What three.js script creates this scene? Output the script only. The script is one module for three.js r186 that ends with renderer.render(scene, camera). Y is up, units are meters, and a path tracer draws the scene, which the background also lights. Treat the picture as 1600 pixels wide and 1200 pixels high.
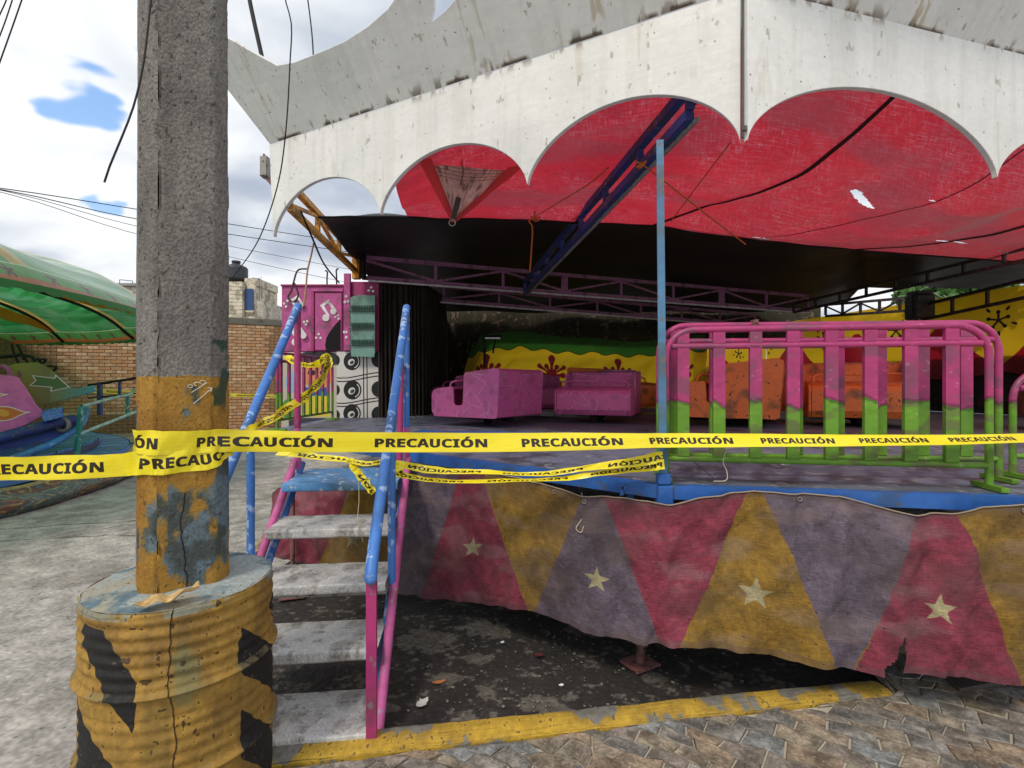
import * as THREE from 'three';
import { mergeGeometries, mergeVertices } from 'three/addons/utils/BufferGeometryUtils.js';

// ---------- camera, sky, sun, exposure ----------
const scene = new THREE.Scene();
const EYE = 1.6, F = 800;
const camera = new THREE.PerspectiveCamera(73.74, 4 / 3, 0.05, 900);
camera.position.set(0, EYE, 0); camera.lookAt(0, EYE, -10);
const renderer = new THREE.WebGLRenderer({ antialias: true });
renderer.toneMapping = THREE.LinearToneMapping; renderer.toneMappingExposure = 1.3;
renderer.shadowMap.enabled = true;

// ---------- seeded noise ----------
function rng(a) { return () => { a |= 0; a = a + 0x6D2B79F5 | 0; let t = Math.imul(a ^ a >>> 15, 1 | a); t = t + Math.imul(t ^ t >>> 7, 61 | t) ^ t; return ((t ^ t >>> 14) >>> 0) / 4294967296; }; }
const rnd = rng(77);
const rr = (a, b) => a + (b - a) * rnd();
function hash(x, y, s) { let h = Math.imul(x, 374761393) + Math.imul(y, 668265263) + Math.imul(s, 2147483647 ^ 0x5bd1e995) | 0; h = Math.imul(h ^ h >>> 13, 1274126177); h ^= h >>> 16; return (h >>> 0) / 4294967296; }
function vn(x, y, p, s) {
  const xi = Math.floor(x), yi = Math.floor(y), fx = x - xi, fy = y - yi;
  const m = (k) => ((k % p) + p) % p, x0 = m(xi), x1 = m(xi + 1), y0 = m(yi), y1 = m(yi + 1);
  const sx = fx * fx * (3 - 2 * fx), sy = fy * fy * (3 - 2 * fy);
  const a = hash(x0, y0, s), b = hash(x1, y0, s), c = hash(x0, y1, s), d = hash(x1, y1, s);
  return a + (b - a) * sx + (c - a) * sy + (a - b - c + d) * sx * sy;
}
function fbm(u, v, p, o, s) { let f = 0, a = 0.5, t = 0; for (let i = 0; i < o; i++) { f += a * vn(u * p, v * p, p, s + i * 17); t += a; a *= 0.5; p *= 2; } return f / t; }
const BIGP = 1 << 20;
const nz = (x, y, o = 4, s = 1) => { let f = 0, a = 0.5, t = 0, p = 1; for (let i = 0; i < o; i++) { f += a * vn(x * p + 500, y * p + 500, BIGP, s + i * 31); t += a; a *= 0.5; p *= 2; } return f / t; };
const sst = (a, b, x) => { const t = Math.min(1, Math.max(0, (x - a) / (b - a))); return t * t * (3 - 2 * t); };
const lerp = (a, b, t) => a + (b - a) * t;
const mix3 = (a, b, t) => [lerp(a[0], b[0], t), lerp(a[1], b[1], t), lerp(a[2], b[2], t)];
const hex = (h) => [(h >> 16 & 255) / 255, (h >> 8 & 255) / 255, (h & 255) / 255];

// the sky: broken bright cloud with a few blue gaps
{
  const W = 2048, H = 1024, data = new Float32Array(W * H * 4);
  const gap = new THREE.Vector3(-0.80, 0.50, -1).normalize(), gap2 = new THREE.Vector3(-0.64, 0.45, -1).normalize();
  const d = new THREE.Vector3();
  for (let j = 0; j < H; j++) for (let i = 0; i < W; i++) {
    const th = ((j + 0.5) / H - 0.5) * Math.PI, ph = ((i + 0.5) / W - 0.5) * 2 * Math.PI;
    d.set(Math.cos(ph) * Math.cos(th), Math.sin(th), Math.sin(ph) * Math.cos(th));
    const y = Math.max(d.y, 0) + 0.22, px = d.x / y, pz = d.z / y;
    const wx = 0.35 * (nz(px * 2.2, pz * 2.2, 4, 15) - 0.5), wz = 0.35 * (nz(px * 2.2 + 9, pz * 2.2, 4, 16) - 0.5), n = nz(px * 1.6 + 3.1 + wx, pz * 1.6 + 7.7 + wz, 7, 5), n2 = nz(px * 0.8 + 11, pz * 0.8 + 2, 5, 9), n3 = nz(px * 4 + 1 + wx * 3, pz * 4 + 8 + wz * 3, 5, 13);
    const g = Math.max(sst(0.9925, 0.9985, d.dot(gap) + 0.018 * (n3 - 0.5)), 0);
    const cov = sst(0.08, 0.24, n + 0.25 * (n2 - 0.5) + 0.12 * (n3 - 0.5) - 0.85 * g * (0.35 + n3));
    const lit = sst(0.36, 0.62, n2 * 0.4 + n * 0.6 + 0.28 * (n3 - 0.5));
    const cloud = mix3([0.36, 0.41, 0.50], [0.80, 0.82, 0.84], lit);
    const blue = mix3([0.42, 0.62, 0.92], [0.15, 0.31, 0.62], sst(0, 0.7, d.y));
    let c = mix3(blue, cloud, cov);
    if (d.y < 0) c = mix3(c, [0.3, 0.3, 0.3], sst(0, -0.08, d.y));
    const k = (j * W + i) * 4; data[k] = c[0]; data[k + 1] = c[1]; data[k + 2] = c[2]; data[k + 3] = 1;
  }
  const t = new THREE.DataTexture(data, W, H, THREE.RGBAFormat, THREE.FloatType);
  t.mapping = THREE.EquirectangularReflectionMapping; t.magFilter = t.minFilter = THREE.LinearFilter; t.needsUpdate = true;
  scene.background = t; scene.environment = t;
}
const sun = new THREE.DirectionalLight(0xfff4e2, 1.5);
sun.position.set(-7, 16, 7); sun.target.position.set(0, 0, -4);
sun.castShadow = true; sun.shadow.radius = 24; sun.shadow.mapSize.set(2048, 2048);
Object.assign(sun.shadow.camera, { left: -22, right: 22, top: 22, bottom: -22, near: 0.5, far: 70 });
scene.add(sun, sun.target);

// ---------- helpers ----------
const V = (X, Y, Z) => new THREE.Vector3(X, Y, -Z);              // Z: metres ahead of the camera
const at = (px, py, Z) => V((px - 800) / F * Z, EYE - (py - 600) / F * Z, Z);   // a measured point of the place
const names = {};
function numbered(n) { const k = names[n] = (names[n] ?? -1) + 1; return k ? `${n}_${String(k).padStart(3, '0')}` : n; }
function shadows(o) { o.castShadow = o.receiveShadow = true; return o; }
function obj(name, geo, mat, parent) { const m = shadows(new THREE.Mesh(geo, mat)); m.name = name; (parent ?? scene).add(m); return m; }
function thing(name, label, category, group) { const o = new THREE.Group(); o.name = numbered(name); o.userData = { label, category }; if (group) o.userData.group = group; scene.add(o); return o; }
function single(name, geo, mat, label, category, group) { const m = obj(numbered(name), geo, mat); m.userData = { label, category }; if (group) m.userData.group = group; settle(m); return m; }
function struct(name, geo, mat) { const m = obj(numbered(name), geo, mat); m.userData = { kind: 'structure', label: name.replace(/_/g, ' ') }; return m; }
const _b = new THREE.Box3();
function settle(o) {                                            // put the thing's origin at the middle of its base
  _b.setFromObject(o); const c = _b.getCenter(new THREE.Vector3()); c.y = _b.min.y;
  if (o.isMesh) { o.geometry.translate(-c.x, -c.y, -c.z); o.position.copy(c); } else { for (const k of o.children) k.position.sub(c); o.position.add(c); }
  return o;
}
function merge(list) {
  return mergeGeometries(list.map((g) => { const n = g.index ? g.toNonIndexed() : g.clone(); for (const k of Object.keys(n.attributes)) if (!['position', 'normal', 'uv'].includes(k)) n.deleteAttribute(k); return n; }));
}
function boxUV(g) {                                             // uv in metres by the way each face points
  g = g.index ? g.toNonIndexed() : g; const p = g.attributes.position, n = p.count, uv = new Float32Array(n * 2);
  const a = new THREE.Vector3(), b = new THREE.Vector3(), c = new THREE.Vector3();
  for (let i = 0; i < n; i += 3) {
    a.fromBufferAttribute(p, i); b.fromBufferAttribute(p, i + 1).sub(a); c.fromBufferAttribute(p, i + 2).sub(a); b.cross(c);
    const ax = Math.abs(b.x), ay = Math.abs(b.y), az = Math.abs(b.z);
    for (let k = i; k < i + 3; k++) { const x = p.getX(k), y = p.getY(k), z = p.getZ(k); if (ay >= ax && ay >= az) { uv[2 * k] = x; uv[2 * k + 1] = z; } else if (ax >= az) { uv[2 * k] = z; uv[2 * k + 1] = y; } else { uv[2 * k] = x; uv[2 * k + 1] = y; } }
  }
  g.setAttribute('uv', new THREE.BufferAttribute(uv, 2)); return g;
}
function box(w, h, d, x = 0, y = 0, z = 0, bev = 0) {
  let g;
  if (bev > 0) {
    const s = new THREE.Shape(); const a = w / 2 - bev, b = h / 2 - bev; s.moveTo(-a, -b); s.lineTo(a, -b); s.lineTo(a, b); s.lineTo(-a, b); s.closePath();
    g = new THREE.ExtrudeGeometry(s, { depth: d - 2 * bev, bevelEnabled: true, bevelThickness: bev, bevelSize: bev, bevelSegments: 1 }); g.translate(0, 0, -d / 2 + bev);
  } else g = new THREE.BoxGeometry(w, h, d);
  return boxUV(g).translate(x, y, z);
}
const _m = new THREE.Matrix4();
function orient(g, a, b, upv = new THREE.Vector3(0, 1, 0)) {     // local z runs from a to b
  const z = b.clone().sub(a).normalize(); let x = upv.clone().cross(z); if (x.lengthSq() < 1e-6) x = new THREE.Vector3(1, 0, 0); x.normalize(); const y = z.clone().cross(x);
  _m.makeBasis(x, y, z).setPosition(a.clone().add(b).multiplyScalar(0.5)); return g.applyMatrix4(_m);
}
const bar = (a, b, w, h = w, bev = 0.002) => orient(box(w, h, a.distanceTo(b), 0, 0, 0, bev), a, b);
function pipe(a, b, r, n = 14, r2 = r) {
  const L = a.distanceTo(b), g = new THREE.CylinderGeometry(r2, r, L, n, 1).rotateX(Math.PI / 2); const uv = g.attributes.uv;
  for (let i = 0; i < uv.count; i++) uv.setXY(i, uv.getX(i) * r * 6.3, uv.getY(i) * L);
  return orient(g, a, b);
}
function tube(pts, r, seg = 48, n = 8, curve = true) {
  const c = new THREE.CatmullRomCurve3(pts, false, 'centripetal'); const L = c.getLength(), g = new THREE.TubeGeometry(c, seg, r, n); const uv = g.attributes.uv;
  for (let i = 0; i < uv.count; i++) uv.setXY(i, uv.getY(i) * r * 6.3, uv.getX(i) * L);
  return g;
}
function grid(nu, nv, fn, uvf) {
  const P = [], U = [], I = [];
  for (let j = 0; j <= nv; j++) for (let i = 0; i <= nu; i++) { const u = i / nu, v = j / nv, p = fn(u, v); P.push(p.x, p.y, p.z); const t = uvf ? uvf(u, v) : [u, v]; U.push(t[0], t[1]); }
  return { P, U, I, nu, nv };
}
function sheet(nu, nv, fn, uvf, keep) {
  const { P, U } = grid(nu, nv, fn, uvf), I = [];
  for (let j = 0; j < nv; j++) for (let i = 0; i < nu; i++) { if (keep && !keep((i + 0.5) / nu, (j + 0.5) / nv)) continue; const a = j * (nu + 1) + i, b = a + 1, c = a + nu + 1, d = c + 1; I.push(a, c, b, b, c, d); }
  const g = new THREE.BufferGeometry(); g.setAttribute('position', new THREE.Float32BufferAttribute(P, 3)); g.setAttribute('uv', new THREE.Float32BufferAttribute(U, 2)); g.setIndex(I); g.computeVertexNormals(); return g;
}
function shape(pts) { const s = new THREE.Shape(); pts.forEach((p, i) => i ? s.lineTo(p[0], p[1]) : s.moveTo(p[0], p[1])); s.closePath(); return s; }
function plate(pts, t, bev = 0) { const s = pts.isShape ? pts : shape(pts); const g = new THREE.ExtrudeGeometry(s, { depth: t - 2 * bev, bevelEnabled: bev > 0, bevelThickness: bev, bevelSize: bev, bevelSegments: 1, curveSegments: 10 }); return g; }
function frame(g, o, u, v) { const n = u.clone().cross(v).normalize(); _m.makeBasis(u.clone().normalize(), v.clone().normalize(), n).setPosition(o); return g.applyMatrix4(_m); }
function thick(pts, t) {                                        // closed outline of a bent strip
  const L = [], R = [];
  pts.forEach((p, i) => { const a = pts[Math.max(0, i - 1)], b = pts[Math.min(pts.length - 1, i + 1)]; const dx = b[0] - a[0], dy = b[1] - a[1], l = Math.hypot(dx, dy); const nx = -dy / l * t / 2, ny = dx / l * t / 2; L.push([p[0] + nx, p[1] + ny]); R.unshift([p[0] - nx, p[1] - ny]); });
  return L.concat(R);
}
function inside(poly, x, y) { let c = false; for (let i = 0, j = poly.length - 1; i < poly.length; j = i++) { const [xi, yi] = poly[i], [xj, yj] = poly[j]; if ((yi > y) !== (yj > y) && x < (xj - xi) * (y - yi) / (yj - yi) + xi) c = !c; } return c; }
const pw = (knots, x) => { if (x <= knots[0][0]) return knots[0].slice(1); for (let i = 1; i < knots.length; i++) if (x <= knots[i][0]) { const t = (x - knots[i - 1][0]) / (knots[i][0] - knots[i - 1][0]); return knots[i].slice(1).map((k, q) => lerp(knots[i - 1][q + 1], k, t)); } return knots[knots.length - 1].slice(1); };

// ---------- procedural textures ----------
function tex(w, h, fn, color = true) {
  const d = new Uint8Array(w * h * 4);
  for (let j = 0; j < h; j++) for (let i = 0; i < w; i++) { const c = fn((i + 0.5) / w, (j + 0.5) / h), k = (j * w + i) * 4; d[k] = Math.max(0, Math.min(255, c[0] * 255)); d[k + 1] = Math.max(0, Math.min(255, c[1] * 255)); d[k + 2] = Math.max(0, Math.min(255, c[2] * 255)); d[k + 3] = 255; }
  const t = new THREE.DataTexture(d, w, h, THREE.RGBAFormat); t.wrapS = t.wrapT = THREE.RepeatWrapping; t.magFilter = THREE.LinearFilter; t.minFilter = THREE.LinearMipmapLinearFilter; t.generateMipmaps = true; if (color) t.colorSpace = THREE.SRGBColorSpace; t.needsUpdate = true; return t;
}
let pseed = 100;
const bumpFine = tex(512, 512, (u, v) => { const n = fbm(u, v, 24, 4, 3); return [n, n, n]; }, false);
const bumpCoarse = tex(512, 512, (u, v) => { const n = 0.6 * fbm(u, v, 8, 5, 31) + 0.4 * vn(u * 160, v * 160, 160, 8); return [n, n, n]; }, false);
// painted, worn surface: tone, grime patches, chips down to another colour, scratches
function paint(h, o = {}) {
  const { rough = 0.55, chip = 0x6b5a4c, chips = 0.12, grime = 0.25, dirt = 0x4a4034, tone = 0.12, metal = 0, size = 1, scratch = 0, scratchCol = 0xe8dce4, bump = 0.0015, res = 512, streak = 0 } = o;
  const s = pseed += 50, b = hex(h), c2 = hex(chip), dt = hex(dirt), sc = hex(scratchCol), N = res;
  let lines = null;
  if (scratch) {
    lines = new Float32Array(N * N); const R = rng(s);
    for (let k = 0; k < scratch; k++) { let x = R() * N, y = R() * N, a = R() * 6.28, L = 15 + R() * R() * 260, w = 0.35 + R() * 0.65, bend = (R() - 0.5) * 0.008; for (let q = 0; q < L; q += 0.5) { const xi = (Math.floor(x) % N + N) % N, yi = (Math.floor(y) % N + N) % N; lines[yi * N + xi] = Math.max(lines[yi * N + xi], w); if (w > 0.7) lines[yi * N + (xi + 1) % N] = lines[((yi + 1) % N) * N + xi] = w; x += Math.cos(a) * 0.5; y += Math.sin(a) * 0.5; a += bend * 0.5; } }
  }
  const map = tex(N, N, (u, v) => {
    const t = fbm(u, v, 5, 4, s), f = fbm(u, v, 40, 3, s + 1), g = fbm(u, v * (streak ? 0.25 : 1), streak ? 24 : 7, 5, s + 2), ch = fbm(u, v, 26, 4, s + 3);
    let c = b.map((x) => x * (1 + tone * 2 * (t - 0.5) + tone * 1.2 * (f - 0.5)));
    c = mix3(c, dt, grime * sst(0.5, 0.74, g) * (0.5 + f));
    const cc = sst(0.775 - chips * 0.9, 0.80 - chips * 0.9, ch * 0.75 + f * 0.25);
    c = mix3(c, c2, cc * 0.9);
    if (lines) c = mix3(c, sc, lines[Math.min(N - 1, Math.floor(v * N)) * N + Math.min(N - 1, Math.floor(u * N))] * 0.8);
    return c;
  });
  map.repeat.set(1 / size, 1 / size);
  const bm = bumpFine;
  return new THREE.MeshStandardMaterial({ map, roughness: rough, metalness: metal, bumpMap: bm, bumpScale: bump, side: THREE.DoubleSide });
}
const flat = (h, rough = 0.7, o = {}) => new THREE.MeshStandardMaterial({ color: h, roughness: rough, side: THREE.DoubleSide, ...o });

const M = {
  blue: paint(0x2b62b0, { chip: 0x5a5560, chips: 0.1, rough: 0.45, grime: 0.35 }),
  railBlue: paint(0x4379c6, { chip: 0x9fb8de, chips: 0.17, rough: 0.45, grime: 0.2 }),
  pink: paint(0xbe5a94, { chip: 0x9a8aa8, chips: 0.13, rough: 0.5, grime: 0.3 }),
  magenta: paint(0xa8326f, { chip: 0x7c6a70, chips: 0.12, grime: 0.4 }),
  navy: paint(0x34488c, { chip: 0x6b6f84, chips: 0.12, grime: 0.5 }),
  postBlue: paint(0x417196, { chip: 0x6a5a58, chips: 0.14, grime: 0.4 }),
  purple: paint(0xa06a92, { chip: 0x5a4a50, chips: 0.12, grime: 0.5 }),
  steel: paint(0x9a9894, { chip: 0x6a5a4c, chips: 0.14, metal: 0.3, rough: 0.5 }),
  yellowSteel: paint(0xd8951e, { chip: 0x6b4a2a, chips: 0.17, grime: 0.5, dirt: 0x3a2a1c }),
  black: flat(0x0c0c0e, 0.9), darkWire: flat(0x16161a, 0.7), rope: flat(0xb8622a, 0.95), string: flat(0xcfc4a8, 0.95),
  rust: paint(0x8a5a58, { chip: 0x4c3a34, chips: 0.2, grime: 0.6 }),
  white: paint(0xdedede, { grime: 0.3, chips: 0.08 }),
};

// ================= the setting =================
{ // the street: worn grey concrete-asphalt
  const map = tex(1024, 1024, (u, v) => { const a = fbm(u, v, 6, 5, 11), f = vn(u * 300, v * 300, 300, 4), g = fbm(u, v, 60, 3, 7); const k = 0.63 + 0.16 * (a - 0.5) + 0.16 * (g - 0.5) + 0.10 * (f - 0.5) - 0.2 * sst(0.68, 0.8, g); return [k * 1.0, k * 0.975, k * 0.94]; });
  map.repeat.set(0.28, 0.28);
  const bm = bumpCoarse.clone(); bm.repeat.set(0.7, 0.7); bm.needsUpdate = true;
  const m = new THREE.MeshStandardMaterial({ map, roughness: 0.93, bumpMap: bm, bumpScale: 0.012 });
  const g = new THREE.PlaneGeometry(600, 600).rotateX(-Math.PI / 2); const p = g.attributes.position, uv = g.attributes.uv; for (let i = 0; i < p.count; i++) uv.setXY(i, p.getX(i), p.getZ(i));
  struct('ground', g, m);
  // near part with its own cracks, grit and dirty patches
  const N = 2048, x0 = -9.5, z0 = 0.6, S = 11, cr = new Float32Array(N * N), R = rng(5);
  const crack = (pts, w) => { for (let i = 1; i < pts.length; i++) { const [xa, za] = pts[i - 1], [xb, zb] = pts[i], L = Math.hypot(xb - xa, zb - za), n = Math.ceil(L / S * N * 2); for (let k = 0; k < n; k++) { const t = k / n, x = lerp(xa, xb, t) + 0.05 * (nz(xa * 3 + t * L * 4, za, 4, 21) - 0.5) * 2, z = lerp(za, zb, t) + 0.05 * (nz(za * 3 + t * L * 4, xa + 9, 4, 22) - 0.5) * 2; const ww = w * (0.3 + 1.2 * nz(t * L * 9, xa, 2, 3)); const ci = (x - x0) / S * N, cj = (z - z0) / S * N; for (let q = -3; q <= 3; q++) for (let r = -3; r <= 3; r++) { const d = Math.hypot(q, r); if (d > ww) continue; const a = Math.round(ci + q), b = Math.round(cj + r); if (a >= 0 && b >= 0 && a < N && b < N) cr[b * N + a] = 1; } } } };
  crack([[-9, 5.0], [-6.2, 5.5], [-4.4, 5.95], [-3.6, 6.4]], 1.6); crack([[-5.2, 5.2], [-4.3, 5.4], [-3.5, 5.3]], 1.3); crack([[-4.3, 5.95], [-4.7, 5.35]], 1.2); crack([[-7, 3.2], [-5, 3.6], [-4.2, 4.1]], 0.8); crack([[-3.2, 8.5], [-1.9, 7], [-2.3, 5]], 1.2);
  const pebbles = new Float32Array(N * N);
  for (let k = 0; k < 26000; k++) { const a = Math.floor(R() * N), b = Math.floor(R() * N), r = 0.5 + R() * R() * 2.4, s = R() < 0.6 ? -0.5 - R() * 0.5 : 0.4 + R() * 0.5; for (let q = -3; q <= 3; q++) for (let w = -3; w <= 3; w++) if (Math.hypot(q, w * 1.3) < r && a + q >= 0 && b + w >= 0 && a + q < N && b + w < N) pebbles[(b + w) * N + a + q] = s; }
  const f = (u, v) => { const i = Math.min(N - 1, Math.floor(u * N)), j = Math.min(N - 1, Math.floor(v * N)), k = j * N + i; return [cr[k], pebbles[k]]; };
  const map2 = tex(N, N, (u, v) => { const [c, pb] = f(u, v), a = fbm(u, v, 7, 5, 61), b = fbm(u, v, 90, 4, 62), pt = sst(0.54, 0.66, fbm(u, v, 11, 5, 63)), gr = vn(u * 700, v * 700, 700, 64); let k = 0.645 + 0.1 * (a - 0.5) + 0.3 * (b - 0.5) + 0.16 * (gr - 0.5) - 0.05 * pt + 0.17 * pb; let col = [k, k * 0.975, k * 0.94]; col = mix3(col, [0.36, 0.33, 0.29], 0.25 * sst(0.6, 0.72, fbm(u, v, 22, 4, 66))); return mix3(col, [0.16, 0.15, 0.14], c * 0.9); });
  const bm2 = tex(N, N, (u, v) => { const [c, pb] = f(u, v), b = 0.6 * fbm(u, v, 90, 4, 62) + 0.25 * vn(u * 400, v * 400, 400, 64); const h = 0.1 + b * 0.7 + 0.16 * pb - 0.7 * c; return [h, h, h]; }, false);
  const g2 = sheet(60, 60, (u, v) => V(x0 + u * S, 0.004 + 0.0, z0 + v * S), (u, v) => [u, v]);
  struct('street_surface', g2, new THREE.MeshStandardMaterial({ map: map2, roughness: 0.92, bumpMap: bm2, bumpScale: 0.03, side: THREE.DoubleSide }));
}
{ // damp earth below the ride, coloured darker to take in its shade, with dry crusts of cement
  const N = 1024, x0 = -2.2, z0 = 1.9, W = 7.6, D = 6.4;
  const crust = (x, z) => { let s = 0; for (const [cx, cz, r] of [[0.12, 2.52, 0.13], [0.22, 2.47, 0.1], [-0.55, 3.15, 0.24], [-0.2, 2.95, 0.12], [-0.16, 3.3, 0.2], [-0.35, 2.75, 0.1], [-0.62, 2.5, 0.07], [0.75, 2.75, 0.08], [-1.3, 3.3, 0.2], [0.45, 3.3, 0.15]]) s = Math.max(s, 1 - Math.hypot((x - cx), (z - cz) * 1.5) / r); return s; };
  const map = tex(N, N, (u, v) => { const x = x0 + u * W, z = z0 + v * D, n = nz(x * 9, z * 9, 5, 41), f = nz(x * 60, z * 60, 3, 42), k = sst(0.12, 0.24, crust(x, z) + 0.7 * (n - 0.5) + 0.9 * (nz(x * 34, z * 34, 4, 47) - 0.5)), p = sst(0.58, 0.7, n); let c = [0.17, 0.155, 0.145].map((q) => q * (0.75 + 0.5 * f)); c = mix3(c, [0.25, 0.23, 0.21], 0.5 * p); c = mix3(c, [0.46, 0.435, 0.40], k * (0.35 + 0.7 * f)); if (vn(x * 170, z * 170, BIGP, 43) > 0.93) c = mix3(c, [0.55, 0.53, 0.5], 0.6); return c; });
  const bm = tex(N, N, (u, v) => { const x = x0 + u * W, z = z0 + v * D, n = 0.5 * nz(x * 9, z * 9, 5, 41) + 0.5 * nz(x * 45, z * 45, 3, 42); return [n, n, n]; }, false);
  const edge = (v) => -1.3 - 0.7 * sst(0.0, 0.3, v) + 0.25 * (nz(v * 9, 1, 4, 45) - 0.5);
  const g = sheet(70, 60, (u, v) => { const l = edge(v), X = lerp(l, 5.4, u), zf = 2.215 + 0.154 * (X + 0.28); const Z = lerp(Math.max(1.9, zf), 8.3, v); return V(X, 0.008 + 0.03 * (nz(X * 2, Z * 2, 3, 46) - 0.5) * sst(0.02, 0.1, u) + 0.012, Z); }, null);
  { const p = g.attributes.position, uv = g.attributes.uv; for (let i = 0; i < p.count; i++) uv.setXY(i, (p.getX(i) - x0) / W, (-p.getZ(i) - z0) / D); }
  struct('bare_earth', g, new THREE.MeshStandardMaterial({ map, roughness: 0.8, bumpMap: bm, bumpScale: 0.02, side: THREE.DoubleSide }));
  // grit and crumbs scattered on it
  const R = rng(9), list = [];
  for (let k = 0; k < 380; k++) { const X = -0.55 + R() * 1.7 + (R() - 0.5) * 0.5, Z = 2.35 + R() * 1.4, s = 0.003 + R() * R() * 0.009; const gg = new THREE.TetrahedronGeometry(s, 1); gg.scale(1, 0.6, 1.4).rotateY(R() * 6).translate(X, 0.026 + 0.03 * (nz(X * 2, Z * 2, 3, 46) - 0.5), -Z); list.push(gg); }
  const m = obj(numbered('gravel'), merge(list), flat(0x7c776e, 0.95)); m.userData = { kind: 'stuff', label: 'loose grit scattered over the dark earth', category: 'gravel' };
}
// kerb painted yellow
const kerbFar = (X) => 2.277 + 0.154 * X, kerbNear = (X) => 2.14 + 0.166 * X;
{
  const map = tex(1024, 128, (u, v) => { const x = u * 3.6, z = v * 0.2, n = nz(x * 7, z * 7, 5, 71), f = nz(x * 60, z * 60, 3, 72); let c = mix3([0.74, 0.6, 0.2], [0.62, 0.5, 0.2], sst(0.4, 0.7, n)).map((q) => q * (0.85 + 0.3 * f)); const worn = sst(0.62, 0.66, n + 0.18 * sst(0.8, 0.1, x) + 0.12 * (f - 0.5)); c = mix3(c, [0.47, 0.46, 0.43].map((q) => q * (0.8 + 0.4 * f)), worn); if (f > 0.74) c = mix3(c, [0.33, 0.29, 0.2], 0.7); return c; });
  const prof = [[0, 0], [0, 0.104], [0.012, 0.118], [0.5, 0.124], [0.975, 0.116], [1, 0.1], [1, 0.0]];
  const g = sheet(150, 6, (u, v) => { const X = -1.2 + u * 3.17, k = Math.round(v * 6), [a, y] = prof[k]; const end = sst(0.94, 1, u); const jag = 0.012 * (nz(X * 14, 3, 3, 73) - 0.5); return V(X, y * (1 - 0.75 * end) + (y > 0.05 ? 0.007 * (nz(X * 9, a * 3, 3, 74) - 0.5) : 0) + 0.009, lerp(kerbNear(X) + jag, kerbFar(X) + jag, a)); }, (u, v) => [u, v]);
  struct('kerb', g, new THREE.MeshStandardMaterial({ map, roughness: 0.85, bumpMap: bumpFine, bumpScale: 0.006, side: THREE.DoubleSide }));
}
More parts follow.
